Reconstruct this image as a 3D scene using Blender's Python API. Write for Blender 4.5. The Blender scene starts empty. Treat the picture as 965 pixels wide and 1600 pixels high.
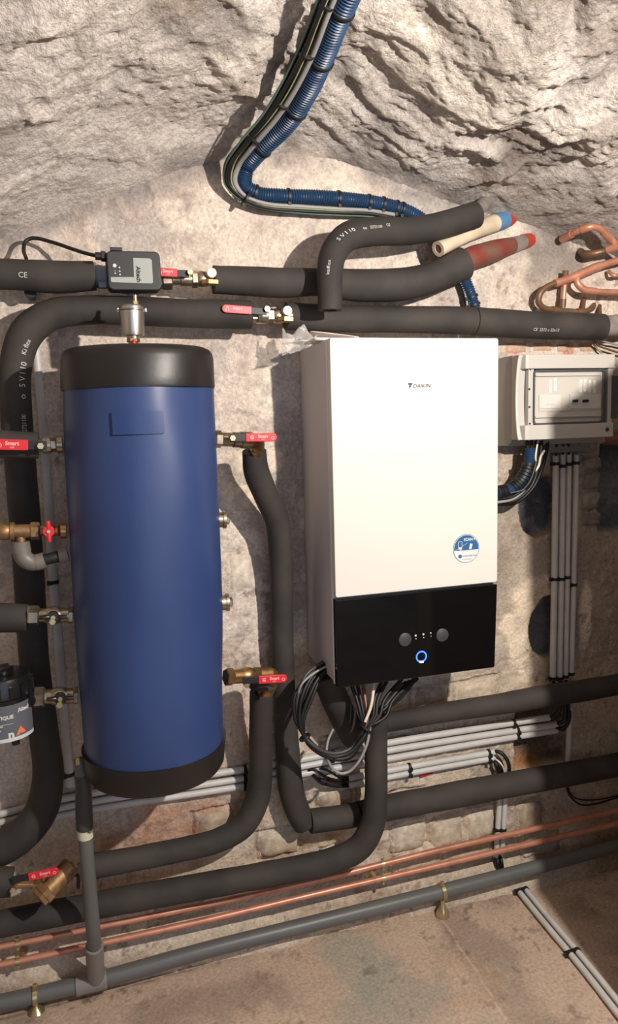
import bpy, math, random
import numpy as np
from mathutils import Vector, Matrix
random.seed(7); np.random.seed(7)
PI = math.pi
S = bpy.context.scene
C = S.collection

# ------------------------------------------------------------------ camera
FPX = 1169.8
CAM = Vector((-0.551, -1.931, 1.470))
_y, _p, _r = 0.2873, 0.1264, -0.0273
_F = Vector((math.sin(_y)*math.cos(_p), math.cos(_y)*math.cos(_p), -math.sin(_p)))
_R0 = Vector((math.cos(_y), -math.sin(_y), 0)); _U0 = _R0.cross(_F)
RI = _R0*math.cos(_r) + _U0*math.sin(_r)
UP = -_R0*math.sin(_r) + _U0*math.cos(_r)
FW = _F
cd = bpy.data.cameras.new('camera'); cam = bpy.data.objects.new('camera', cd); C.objects.link(cam)
cd.sensor_fit = 'VERTICAL'; cd.sensor_height = 24.0; cd.lens = FPX/1600*24.0
cd.clip_start = 0.02
m = Matrix.Identity(4)
for i, v in enumerate((RI, UP, -FW)):
    for k in range(3): m[k][i] = v[k]
for k in range(3): m[k][3] = CAM[k]
cam.matrix_world = m
S.camera = cam

# ------------------------------------------------------------------ world, lamps, exposure
w = bpy.data.worlds.new('daylight'); S.world = w; w.use_nodes = True
w.node_tree.nodes['Background'].inputs[0].default_value = (0.66, 0.77, 1.0, 1)
w.node_tree.nodes['Background'].inputs[1].default_value = 0.85
_l = bpy.data.lights.new('work_lamp', 'SPOT'); _l.energy = 104; _l.shadow_soft_size = .018; _l.color = (1.0, .92, .83); _l.spot_size = 2.45; _l.spot_blend = .35
_o = bpy.data.objects.new('work_lamp', _l); C.objects.link(_o); _o.location = (.45, -1.75, 1.93)
_o.rotation_euler = (Vector((.05, 0, 1.45))-Vector(_o.location)).to_track_quat('-Z', 'Y').to_euler()
S.view_settings.view_transform = 'Standard'; S.view_settings.look = 'None'
S.view_settings.exposure = 0.68; S.view_settings.gamma = 1.0; S.view_settings.use_curve_mapping = False

# ------------------------------------------------------------------ helpers
def ray(px, py): return FW + RI*((px-482.5)/FPX) - UP*((py-800)/FPX)
def at(px, py, y=0.0):
    d = ray(px, py); return CAM + d*((y-CAM.y)/d.y)
def at_z(px, py, z=0.0):
    d = ray(px, py); return CAM + d*((z-CAM.z)/d.z)
def pxr(P, wpx): return wpx*0.5*(P-CAM).dot(FW)/FPX         # width in px -> radius in metres
def lin(c):
    return tuple(((v/255)/12.92 if v/255 <= .04045 else ((v/255+.055)/1.055)**2.4) for v in c)

def _hash(ix, iy, iz, seed):
    h = (ix.astype(np.int64)*374761393 + iy.astype(np.int64)*668265263 + iz.astype(np.int64)*2147483647 + seed*974711) & 0xffffffff
    h = ((h ^ (h >> 13))*1274126177) & 0xffffffff
    h = ((h ^ (h >> 15))*2246822519) & 0xffffffff
    return ((h ^ (h >> 16)) & 0xffff)/65535.0
def vnoise(x, y, z=0.0, seed=0):
    x = np.asarray(x, float); y = np.asarray(y, float); z = np.zeros_like(x)+z
    ix, iy, iz = np.floor(x), np.floor(y), np.floor(z)
    fx, fy, fz = x-ix, y-iy, z-iz
    fx = fx*fx*fx*(fx*(fx*6-15)+10); fy = fy*fy*fy*(fy*(fy*6-15)+10); fz = fz*fz*(3-2*fz)
    r = 0
    for a in (0, 1):
        for b in (0, 1):
            for c in ((0, 1) if np.any(fz > 0) else (0,)):
                r = r + _hash(ix+a, iy+b, iz+c, seed)*(fx if a else 1-fx)*(fy if b else 1-fy)*((fz if c else 1-fz))
    return r*2-1
def fbm(x, y, octv=4, seed=0, gain=.5, lac=2.03):
    s = 0; a = 1; t = 0
    for i in range(octv):
        s = s + a*vnoise(x, y, 0.0, seed+i*17); t += a; a *= gain; x = x*lac+3.1; y = y*lac+1.7
    return s/t
def ridged(x, y, octv=4, seed=0):
    s = 0; a = 1; t = 0
    for i in range(octv):
        s = s + a*(1-2*np.abs(vnoise(x, y, 0.0, seed+i*13))); t += a; a *= .5; x = x*2.1+5; y = y*2.1+2
    return s/t
def sstep(a, b, x):
    t = np.clip((x-a)/(b-a), 0, 1); return t*t*(3-2*t)

# ---- materials
MATS = {}
def mat(name, col, rough=.6, metal=0., col2=None, nscale=30, bump=0., bscale=200, spec=.5, emit=None, estr=0., coat=0., vcol=False, alpha=1., stretch=None, mixlo=.35, mixhi=.65, bdist=.002):
    if name in MATS: return MATS[name]
    M = bpy.data.materials.new(name); M.use_nodes = True; nt = M.node_tree; N = nt.nodes; L = nt.links
    P = N['Principled BSDF']; P.inputs['Roughness'].default_value = rough; P.inputs['Metallic'].default_value = metal
    P.inputs['Specular IOR Level'].default_value = spec
    c = (*lin(col), 1); P.inputs['Base Color'].default_value = c
    tc = N.new('ShaderNodeTexCoord'); src = tc.outputs['Object']
    if stretch:
        mp = N.new('ShaderNodeMapping'); mp.inputs['Scale'].default_value = stretch; L.new(src, mp.inputs[0]); src = mp.outputs[0]
    out = None
    if vcol:
        va = N.new('ShaderNodeVertexColor'); va.layer_name = 'tint'
        nz = N.new('ShaderNodeTexNoise'); nz.inputs['Scale'].default_value = nscale; nz.inputs['Detail'].default_value = 8; nz.inputs['Roughness'].default_value = .7; L.new(src, nz.inputs[0])
        rp = N.new('ShaderNodeMapRange'); rp.inputs[1].default_value = .3; rp.inputs[2].default_value = .7; rp.inputs[3].default_value = .70; rp.inputs[4].default_value = 1.30; L.new(nz.outputs[0], rp.inputs[0])
        mx = N.new('ShaderNodeVectorMath'); mx.operation = 'SCALE'; L.new(va.outputs[0], mx.inputs[0]); L.new(rp.outputs[0], mx.inputs[3])
        L.new(mx.outputs[0], P.inputs['Base Color'])
    elif col2:
        nz = N.new('ShaderNodeTexNoise'); nz.inputs['Scale'].default_value = nscale; nz.inputs['Detail'].default_value = 6; L.new(src, nz.inputs[0])
        cr = N.new('ShaderNodeValToRGB'); cr.color_ramp.elements[0].position = mixlo; cr.color_ramp.elements[1].position = mixhi
        cr.color_ramp.elements[0].color = c; cr.color_ramp.elements[1].color = (*lin(col2), 1)
        L.new(nz.outputs[0], cr.inputs[0]); L.new(cr.outputs[0], P.inputs['Base Color'])
    if bump:
        nb = N.new('ShaderNodeTexNoise'); nb.inputs['Scale'].default_value = bscale; nb.inputs['Detail'].default_value = 6; nb.inputs['Roughness'].default_value = .65; L.new(src, nb.inputs[0])
        b = N.new('ShaderNodeBump'); b.inputs['Strength'].default_value = bump; b.inputs['Distance'].default_value = bdist; L.new(nb.outputs[0], b.inputs['Height']); L.new(b.outputs[0], P.inputs['Normal'])
    if emit: P.inputs['Emission Color'].default_value = (*lin(emit), 1); P.inputs['Emission Strength'].default_value = estr
    if coat: P.inputs['Coat Weight'].default_value = coat; P.inputs['Coat Roughness'].default_value = .05
    if alpha < 1: P.inputs['Alpha'].default_value = alpha
    MATS[name] = M; return M
m_plaster = mat('old_plaster', (220, 205, 190), rough=.95, vcol=True, nscale=120, bump=1.0, bscale=130, spec=.2, bdist=.005)
m_rock = mat('vault_plaster', (205, 190, 180), rough=.92, vcol=True, nscale=90, bump=1.0, bscale=110, spec=.25, bdist=.008)
m_floor = mat('concrete', (190, 165, 145), rough=.9, vcol=True, nscale=110, bump=.6, bscale=150, spec=.2)
m_rub = mat('foam_rubber', (49, 46, 45), rough=.75, col2=(66, 61, 57), nscale=9, bump=.12, bscale=300, spec=.35)
m_rubin = mat('foam_rubber_core', (28, 27, 27), rough=.9)
m_print = mat('white_print', (205, 203, 198), rough=.7)
m_blue = mat('blue_jacket', (42, 60, 104), rough=.40, col2=(46, 65, 110), nscale=4, bump=.06, bscale=40, spec=.5)
m_cap = mat('black_vinyl', (24, 21, 21), rough=.42, bump=.2, bscale=28, spec=.5, col2=(32, 28, 27), nscale=8)
m_white = mat('white_enamel', (216, 211, 203), rough=.35, spec=.4)
m_side = mat('grey_enamel', (205, 200, 200), rough=.5)
m_gloss = mat('gloss_black', (10, 10, 11), rough=.06, spec=.6)
m_knob = mat('dark_knob', (62, 60, 62), rough=.5)
m_dark = mat('dark_gap', (12, 12, 13), rough=.9)
m_led = mat('blue_led', (10, 30, 255), emit=(30, 70, 255), estr=6)
m_ledw = mat('white_led', (200, 220, 255), emit=(190, 210, 255), estr=5)
m_ink = mat('black_ink', (30, 30, 30), rough=.6)
m_stblue = mat('sticker_blue', (30, 92, 142), rough=.5)
m_stwhite = mat('sticker_white', (214, 214, 212), rough=.5)
m_grey_ink = mat('grey_ink', (105, 110, 116), rough=.6)
m_elec = mat('grey_abs', (190, 186, 179), rough=.5)
m_elec2 = mat('grey_abs_back', (158, 156, 153), rough=.55)
m_seal = mat('window_seal', (72, 76, 78), rough=.6)
m_inner = mat('inner_panel', (196, 190, 180), rough=.6)
m_breaker = mat('breaker_white', (208, 206, 200), rough=.5)
m_pvc = mat('light_grey_pvc', (205, 203, 199), rough=.42, col2=(196, 193, 189), nscale=20)
m_pvcd = mat('dark_grey_pvc', (92, 94, 93), rough=.42, col2=(99, 99, 97), nscale=9, bump=.04, bscale=80)
m_pvcm = mat('mid_grey_pvc', (128, 122, 118), rough=.45)
m_elbow = mat('elbow_grey', (112, 106, 99), rough=.45)
m_tie = mat('black_nylon', (26, 25, 26), rough=.5)
m_cable = mat('black_cable', (21, 20, 21), rough=.5)
m_cgrey = mat('grey_cable', (150, 148, 145), rough=.5)
m_cwhite = mat('white_cable', (226, 214, 196), rough=.5)
m_cyel = mat('yellow_green_cable', (176, 164, 116), rough=.5, col2=(120, 150, 110), nscale=60)
m_cgreen = mat('green_cable', (84, 110, 98), rough=.5)
m_hose = mat('blue_corrugated', (34, 62, 94), rough=.4)
m_brass = mat('brass', (190, 150, 100), rough=.3, metal=.85, col2=(150, 120, 85), nscale=40, bump=.08, bscale=300)
m_brassr = mat('cast_brass', (170, 136, 96), rough=.42, metal=.7, col2=(140, 108, 76), nscale=60, bump=.25, bscale=500)
m_nick = mat('nickel_brass', (178, 166, 146), rough=.3, metal=.9, col2=(140, 126, 106), nscale=50)
m_steel = mat('brushed_steel', (186, 178, 170), rough=.32, metal=.9)
m_zinc = mat('yellow_zinc', (205, 190, 150), rough=.28, metal=.9)
m_copper = mat('copper', (202, 142, 116), rough=.38, metal=.35, col2=(174, 114, 90), nscale=22, spec=.6, mixlo=.45, mixhi=.75)
m_copd = mat('aged_copper', (140, 96, 72), rough=.5, metal=.5, col2=(110, 100, 80), nscale=60)
m_red = mat('red_lever', (206, 40, 48), rough=.4)
m_redp = mat('red_lever_print', (240, 170, 168), rough=.5)
m_redstub = mat('old_red_paint', (126, 44, 36), rough=.6, col2=(112, 80, 66), nscale=18, bump=.3, bscale=80)
m_cream = mat('cream_pipe', (218, 202, 176), rough=.6, col2=(196, 178, 152), nscale=15)
m_bluepaint = mat('blue_band', (82, 130, 170), rough=.6)
m_redband = mat('red_band', (176, 60, 42), rough=.6)
m_gpaint = mat('dusty_steel', (120, 114, 108), rough=.6, col2=(150, 140, 130), nscale=30)
m_device = mat('device_black', (42, 41, 42), rough=.5)
m_devgrey = mat('device_grey', (158, 160, 156), rough=.5)
m_bgrey = mat('bluish_plastic', (120, 130, 146), rough=.5)
m_paper = mat('paper', (240, 232, 224), rough=.8)
m_film = mat('clear_film', (225, 222, 218), rough=.15, alpha=.35, spec=.8, bump=.6, bscale=25)
m_filter = mat('filter_black', (24, 24, 24), rough=.25, spec=.6)
m_flabel = mat('filter_label', (92, 94, 100), rough=.35)
m_orange = mat('orange_print', (225, 120, 84), rough=.5)
m_glass = mat('clear_window', (235, 235, 232), rough=.08, alpha=.05, spec=.5)
m_cement = mat('dark_cement', (84, 86, 92), rough=.85, col2=(60, 62, 68), nscale=25, bump=.5, bscale=70)
m_stone = mat('rubble_stone', (190, 174, 156), rough=.95, vcol=True, nscale=50, bump=.7, bscale=120, spec=.2, bdist=.003)

# ---- mesh builder
class MB:
    def __init__(s): s.v = []; s.f = []; s.mi = []; s.m = 0; s.sm = []
    def add(s, vs, fs, smooth=True):
        o = len(s.v); s.v += [tuple(p) for p in vs]
        for f in fs: s.f.append(tuple(i+o for i in f)); s.mi.append(s.m); s.sm.append(smooth)
    def box(s, c, dx, dy, dz, rot=None, smooth=False):
        c = Vector(c); vs = []
        for sx in (-1, 1):
            for sy in (-1, 1):
                for sz in (-1, 1):
                    p = Vector((sx*dx/2, sy*dy/2, sz*dz/2)); 
                    if rot: p = rot @ p
                    vs.append(c+p)
        s.add(vs, [(0, 1, 3, 2), (4, 6, 7, 5), (0, 4, 5, 1), (2, 3, 7, 6), (0, 2, 6, 4), (1, 5, 7, 3)], smooth); return s
    def lathe(s, P0, P1, prof, n=24, smooth=True, ref=None, phase=0.):
        """prof: (t along P0->P1 in metres, radius). closed with caps"""
        P0 = Vector(P0); ax = (Vector(P1)-P0).normalized()
        u = ax.orthogonal().normalized() if ref is None else (Vector(ref)-ax*Vector(ref).dot(ax)).normalized()
        v = ax.cross(u); vs = []; fs = []
        for t, r in prof:
            for k in range(n):
                a = 2*PI*k/n+phase; vs.append(P0+ax*t+(u*math.cos(a)+v*math.sin(a))*r)
        for j in range(len(prof)-1):
            for k in range(n):
                a = j*n+k; b = j*n+(k+1) % n; fs.append((a, b, b+n, a+n))
        fs.append(tuple(range(n-1, -1, -1))); fs.append(tuple(len(vs)-n+k for k in range(n)))
        s.add(vs, fs, smooth); return s
    def cyl(s, P0, P1, r0, r1=None, n=20, smooth=True):
        L = (Vector(P1)-Vector(P0)).length; r1 = r0 if r1 is None else r1
        b = min(r0, r1, L)*.08
        return s.lathe(P0, P1, [(0, r0-b), (b, r0), (L-b, r1), (L, r1-b)], n, smooth)
    def hexa(s, P0, P1, r, ref=(0, -1, .0)):
        L = (Vector(P1)-Vector(P0)).length; b = L*.12
        return s.lathe(P0, P1, [(0, r*.9), (b, r), (L-b, r), (L, r*.9)], 6, False, ref=ref, phase=PI/6)
    def extrude_poly(s, pts, axis, smooth=False):
        """pts: 3d polygon, extruded by vector axis"""
        n = len(pts); a = [Vector(p) for p in pts]; b = [p+Vector(axis) for p in a]
        s.add(a+b, [tuple(range(n-1, -1, -1)), tuple(range(n, 2*n))]+[(i, (i+1) % n, (i+1) % n+n, i+n) for i in range(n)], smooth); return s
    def obj(s, name, mt, parent=None, bevel=0., seg=2, auto=True):
        me = bpy.data.meshes.new(name); me.from_pydata(s.v, [], s.f)
        mts = mt if isinstance(mt, (list, tuple)) else [mt]
        for x in mts: me.materials.append(x)
        me.polygons.foreach_set('material_index', s.mi); me.polygons.foreach_set('use_smooth', s.sm)
        me.update()
        o = bpy.data.objects.new(name, me); C.objects.link(o)
        if parent: o.parent = parent; o.matrix_parent_inverse = Matrix.Translation(-Vector(parent.location)) if parent.type == 'EMPTY' else Matrix.Identity(4)
        if bevel:
            md = o.modifiers.new('bevel', 'BEVEL'); md.width = bevel; md.segments = seg; md.limit_method = 'ANGLE'; md.angle_limit = .6
            me.polygons.foreach_set('use_smooth', [True]*len(me.polygons))
            wn = o.modifiers.new('wn', 'WEIGHTED_NORMAL'); wn.keep_sharp = False
        elif auto and any(s.sm):
            _sharp(me)
        return o
def _sharp(me, ang=.7):
    import bmesh
    bm = bmesh.new(); bm.from_mesh(me)
    for e in bm.edges:
        if len(e.link_faces) == 2 and e.calc_face_angle(0) > ang: e.smooth = False
    bm.to_mesh(me); bm.free()
def tag(o, label=None, cat=None, group=None, kind=None):
    if label: o['label'] = label
    if cat: o['category'] = cat
    if group: o['group'] = group
    if kind: o['kind'] = kind
    return o
def thing(name, label, cat, loc=(0, 0, 0), group=None):
    o = bpy.data.objects.new(name, None); C.objects.link(o); o.location = loc; o.empty_display_size = .05
    return tag(o, label, cat, group)

# ---- sweeps
def catmull(pts, n=10):
    """pts: list of numpy rows (any dim)"""
    P = np.array(pts, float); 
    if len(P) == 2: return np.array([P[0]+(P[1]-P[0])*t for t in np.linspace(0, 1, n)])
    P = np.vstack([2*P[0]-P[1], P, 2*P[-1]-P[-2]]); out = []
    for i in range(1, len(P)-2):
        p0, p1, p2, p3 = P[i-1:i+3]
        d = [max(np.linalg.norm((b-a)[:3])**.5, 1e-6) for a, b in ((p0, p1), (p1, p2), (p2, p3))]
        t0 = 0; t1 = d[0]; t2 = t1+d[1]; t3 = t2+d[2]
        for t in np.linspace(t1, t2, n, endpoint=False):
            A1 = (t1-t)/(t1-t0)*p0+(t-t0)/(t1-t0)*p1; A2 = (t2-t)/(t2-t1)*p1+(t-t1)/(t2-t1)*p2; A3 = (t3-t)/(t3-t2)*p2+(t-t2)/(t3-t2)*p3
            B1 = (t2-t)/(t2-t0)*A1+(t-t0)/(t2-t0)*A2; B2 = (t3-t)/(t3-t1)*A2+(t-t1)/(t3-t1)*A3
            out.append((t2-t)/(t2-t1)*B1+(t-t1)/(t2-t1)*B2)
    out.append(P[-2]); return np.array(out)
def resample(P, step):
    d = np.r_[0, np.cumsum(np.linalg.norm(np.diff(P[:, :3], axis=0), axis=1))]
    n = max(int(d[-1]/step), 2); s = np.linspace(0, d[-1], n+1)
    return np.array([np.interp(s, d, P[:, k]) for k in range(P.shape[1])]).T, s
def frames(P):
    T = np.gradient(P, axis=0); T /= np.linalg.norm(T, axis=1)[:, None]
    ref = np.array([0, -1., 0.]); 
    if abs(T[0] @ ref) > .9: ref = np.array([0, 0, 1.])
    U = []; u = ref-T[0]*(ref @ T[0]); u /= np.linalg.norm(u)
    for t in T:
        u = u-t*(u @ t); u /= np.linalg.norm(u); U.append(u)
    U = np.array(U); return T, U, np.cross(T, U)
def tube(mb, P, n=20, step=.012, rfun=None, open_end=(False, False), wob=0.):
    """P rows: x,y,z,r"""
    Q, s = resample(np.array(P, float), step); X = Q[:, :3]; R = Q[:, 3].copy()
    if rfun is not None: R = R*rfun(s)
    if wob: R = R*(1+wob*vnoise(s*14, s*0+X[0, 0]*37, 0, 5)+wob*.5*vnoise(s*45, s*0+X[0, 2]*31, 0, 9))
    T, U, V = frames(X)
    rows = [(X[i], T[i], U[i], V[i], R[i]) for i in range(len(X))]
    pre = []; post = []
    if open_end[0]: pre = [(X[0]+T[0]*.02, T[0], U[0], V[0], R[0]*.55), (X[0], T[0], U[0], V[0], R[0]*.55), (X[0]-T[0]*.0, T[0], U[0], V[0], R[0]*.97)]
    if open_end[1]: post = [(X[-1], T[-1], U[-1], V[-1], R[-1]*.97), (X[-1], T[-1], U[-1], V[-1], R[-1]*.55), (X[-1]-T[-1]*.02, T[-1], U[-1], V[-1], R[-1]*.55)]
    rows = pre+rows+post
    a = np.arange(n)*2*PI/n; ca, sa = np.cos(a)[:, None], np.sin(a)[:, None]
    vs = []
    for x, t, u, v, r in rows: vs += list(map(tuple, x+(u*ca+v*sa)*r))
    fs = []
    for j in range(len(rows)-1):
        for k in range(n):
            b = j*n+k; c = j*n+(k+1) % n; fs.append((b, b+n, c+n, c))
    fs.append(tuple(range(n))); fs.append(tuple(len(vs)-1-k for k in range(n)))
    mb.add(vs, fs); return mb
def pxpath(pts, n=10):
    """pts: (px, py, y, width_px) -> catmull rows x,y,z,r"""
    rows = []
    for p in pts:
        a = at(*p[:3]); rows.append((*a, pxr(a, p[3])))
    # runs that leave the frame go on towards the side walls
    if pts[0][0] < -30: rows[0:0] = _beyond(rows[0], rows[1])
    if pts[-1][0] > 990: rows += _beyond(rows[-1], rows[-2])
    return catmull(rows, n)
def _beyond(a, b):
    d = [a[k]-b[k] for k in range(3)]; lim = 1.66 if d[0] > 0 else -1.46
    f = (lim-a[0])/d[0] if abs(d[0]) > 1e-4 else 0
    if not 0 < f or abs(d[0]) < .3*abs(d[2]): return []
    return [(lim, a[1], a[2]+d[2]*f*.6, a[3])]
def cut(P, a, b):
    """arc-length fraction slice"""
    d = np.r_[0, np.cumsum(np.linalg.norm(np.diff(P[:, :3], axis=0), axis=1))]; s = np.linspace(a*d[-1], b*d[-1], max(int(300*(b-a)), 4))
    return np.array([np.interp(s, d, P[:, k]) for k in range(P.shape[1])]).T

_tc = {}
def glyphs(text, size, bold=False):
    cu = bpy.data.curves.new('t', 'FONT'); cu.body = text; cu.size = size; cu.align_x = 'CENTER'; cu.align_y = 'CENTER'; cu.resolution_u = 2
    if bold: cu.offset = size*.04
    o = bpy.data.objects.new('t', cu); C.objects.link(o)
    dg = bpy.context.evaluated_depsgraph_get(); me = o.evaluated_get(dg).to_mesh()
    v = [tuple(x.co) for x in me.vertices]; f = [tuple(p.vertices) for p in me.polygons]
    o.evaluated_get(dg).to_mesh_clear(); bpy.data.objects.remove(o); bpy.data.curves.remove(cu)
    return v, f
def text_flat(mb, text, size, org, ux=(1, 0, 0), uy=(0, 0, 1), bold=False, shear=0., sx=1.):
    v, f = glyphs(text, size, bold); org = Vector(org); ux = Vector(ux); uy = Vector(uy)
    mb.add([org+ux*(sx*x+shear*y)+uy*y for x, y, z in v], f, False)
def text_pipe(mb, P, s0, text, size, ang=0., flip=1, sx=1.):
    """wrap text on the tube; s0 arc fraction, ang offset from the camera-facing side"""
    v, f = glyphs(text, size); Q, s = resample(P, .004); X = Q[:, :3]
    T = np.gradient(X, axis=0); T /= np.linalg.norm(T, axis=1)[:, None]; L = s[-1]; out = []
    for x, y, z in v:
        ss = min(max(s0*L+flip*x*sx, 0), L); i = min(int(ss/L*(len(X)-1)), len(X)-1)
        c = X[i]+T[i]*(ss-s[i]); r = Q[i, 3]; t = T[i]
        f0 = np.array(CAM)-c; f0 -= t*(f0 @ t); f0 /= np.linalg.norm(f0); up = np.cross(t, f0)*-1
        a = ang+flip*y/r
        out.append(c+(f0*math.cos(a)+up*math.sin(a))*(r+.0012))
    mb.add(out, f, False)

def rounded_rect(w, h, r, n=6):
    out = []
    for cx, cy, a0 in ((w/2-r, h/2-r, 0), (-w/2+r, h/2-r, PI/2), (-w/2+r, -h/2+r, PI), (w/2-r, -h/2+r, 1.5*PI)):
        for k in range(n+1):
            a = a0+k*PI/2/n; out.append((cx+r*math.cos(a), cy+r*math.sin(a)))
    return out
def tie(parent, P, s, extra=1.12, wid=.006, head=True, name='cable_tie'):
    """black cable tie band round the tube P at arc fraction s"""
    mb = MB(); seg = cut(P, max(s-.01, 0), min(s+.01, 1)); c = seg[len(seg)//2]; t = seg[-1][:3]-seg[0][:3]; t /= np.linalg.norm(t)
    c0 = Vector(c[:3]); t = Vector(t); r = c[3]*extra
    mb.lathe(c0-t*wid/2, c0+t*wid/2, [(0, r*.93), (wid*.1, r), (wid*.9, r), (wid, r*.93)], 16)
    if head:
        f = (CAM-c0); f -= t*f.dot(t); f.normalize(); u = t.cross(f)
        mb.box(c0+f*r*.75+u*r*.72, wid*1.1, wid*1.1, wid*1.1)
    return mb.obj(name, m_tie, parent)

# ------------------------------------------------------------------ vault shape
ARC = [(-40, 395), (60, 350), (150, 318), (250, 282), (360, 248), (440, 236), (520, 244), (620, 288), (700, 318), (760, 336), (830, 352), (900, 380), (1000, 420)]
_ax = []; _az = []
for p in ARC:
    q = at(p[0], p[1], 0); _ax.append(q.x); _az.append(q.z)
_ax = np.array([-1.6, -1.2]+_ax+[1.35, 1.9]); _az = np.array([.9, 1.62]+_az+[1.72, .9])
def arcz(x):
    x = np.asarray(x, float); k = np.linspace(-.09, .09, 7)
    return sum(np.interp(x+d, _ax, _az) for d in k)/7
def vault(x, y):
    """base height of the ceiling over the point (x, y), y negative into the room"""
    d = np.maximum(-np.asarray(y, float), -.2)
    return arcz(x) + .34*np.clip(d, -.2, .6) + .10*np.clip(d-.6, 0, 2)
def on_vault(px, py, off=.03, ymax=-.045):
    d = ray(px, py); t = .6
    while t < 3:
        P = CAM+d*t
        if P.y > ymax: return at(px, py, ymax)
        if P.z > float(vault(P.x, P.y))-off: return P
        t += .003
    return at(px, py, ymax)

def grid_obj(name, X, Y, Z, col, mt, flip=False):
    ny, nx = X.shape
    co = np.stack([X, Y, Z], -1).reshape(-1, 3)
    i = np.arange(ny-1)[:, None]*nx+np.arange(nx-1)[None]; i = i.ravel()
    q = np.stack([i, i+1, i+nx+1, i+nx], -1)
    if flip: q = q[:, ::-1]
    me = bpy.data.meshes.new(name); me.vertices.add(len(co)); me.vertices.foreach_set('co', co.ravel())
    me.loops.add(q.size); me.loops.foreach_set('vertex_index', q.ravel()); me.polygons.add(len(q))
    me.polygons.foreach_set('loop_start', np.arange(len(q))*4); me.polygons.foreach_set('loop_total', np.full(len(q), 4))
    me.polygons.foreach_set('use_smooth', np.ones(len(q), bool)); me.update(); me.validate()
    a = me.color_attributes.new('tint', 'FLOAT_COLOR', 'POINT')
    c = np.ones((len(co), 4), np.float32); c[:, :3] = np.clip(col.reshape(-1, 3), 0, 1); a.data.foreach_set('color', c.ravel())
    me.materials.append(mt)
    o = bpy.data.objects.new(name, me); C.objects.link(o); return o
def L3(c): return np.array(lin(c))
def mixc(a, b, t): return a*(1-t[..., None])+b*t[..., None]

# ------------------------------------------------------------------ back wall
xs = np.r_[np.linspace(-1.6, -.95, 30, endpoint=False), np.arange(-.95, 1.2, .0045), np.linspace(1.2, 1.9, 30)]
zs = np.r_[np.arange(-.02, 2.28, .0045)]
X, Z = np.meshgrid(xs, zs)
warp = fbm(X*3, Z*3, 3, 3)
Y = .010*fbm(X*2.2, Z*2.2, 3, 1) - .0045*fbm(X*16+warp, Z*16, 4, 2) - .0035*np.clip(ridged(X*9+2*warp, Z*13, 3, 8), 0, 1)
crust = sstep(.05, .3, fbm(X*7, Z*7+warp*2, 4, 21)); Y -= .003*crust
# stonework showing through towards the floor
rub = sstep(.70, .35, Z)*sstep(-.25, .1, fbm(X*3, Z*3, 2, 44))
Y -= .012*rub*fbm(X*9, Z*17, 4, 31)+.006*rub*ridged(X*7+warp, Z*15, 2, 33)
# coarse toe near the floor
Y -= .05*sstep(.16, .0, Z)
Y += 0.0
def blob(px, py, rx, ry, soft=.25, nz=.25, sd=5, yy=0.):
    c = at(px, py, yy); rxx = pxr(c, rx*2); rzz = pxr(c, ry*2)
    ang = np.sqrt(((X-c.x)/rxx)**2+((Z-c.z)/rzz)**2)+nz*fbm(X*18, Z*18, 4, sd)
    return sstep(1+soft, 1-soft, ang)
h1 = blob(843, 790, 38, 48, .05, .10, 5); h2 = blob(862, 978, 42, 50, .05, .10, 6)
Y += .05*h1+.045*h2
pa, pb = at(936, 695, 0), at(1010, 818, 0)
win = sstep(pa.x-.006, pa.x+.004, X+.006*fbm(X*20, Z*20, 3, 12))*sstep(pa.z+.006, pa.z-.004, Z)*sstep(pb.z-.02, pb.z-.008, Z)
Y += .06*win
ra, rb = at(806, 1105, 0), at(884, 1186, 0)
box = sstep(ra.x-.006, ra.x+.004, X)*sstep(rb.x+.006, rb.x-.004, X)*sstep(rb.z-.01, rb.z+.005, Z+.01*fbm(X*20, Z*20, 3, 15))*sstep(ra.z+.02, ra.z+.01, Z)
Y += .035*box
STN = [(608, 1283, 666, 1326, 4), (668, 1279, 722, 1322, 2), (724, 1262, 772, 1310, 4), (806, 1252, 846, 1296, 3), (612, 1330, 690, 1352, 2), (694, 1326, 770, 1340, 3), (812, 1300, 872, 1322, 1), (500, 1322, 566, 1340, 2),
    (492, 1236, 556, 1262, 3), (610, 1238, 660, 1262, 4), (664, 1232, 720, 1252, 2), (500, 1150, 566, 1180, 0), (640, 1076, 700, 1106, 1), (706, 1066, 776, 1096, 2), (300, 1270, 372, 1306, 3), (230, 1400, 330, 1420, 1), (400, 1300, 470, 1330, 2)]
groove = np.zeros(X.shape)
for x0_, y0_, x1_, y1_, _c in STN:
    a_ = at(x0_, y0_, 0); b_ = at(x1_, y1_, 0); sk = .05*(X-(a_.x+b_.x)/2)
    e_ = np.maximum(np.abs(X-(a_.x+b_.x)/2)-abs(b_.x-a_.x)/2, np.abs(Z-sk-(a_.z+b_.z)/2)-abs(a_.z-b_.z)/2)+.005*fbm(X*25, Z*25, 3, 98)
    groove = np.maximum(groove, sstep(-.006, -.001, e_)*sstep(.008, .003, e_))
Y += .012*groove
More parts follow.
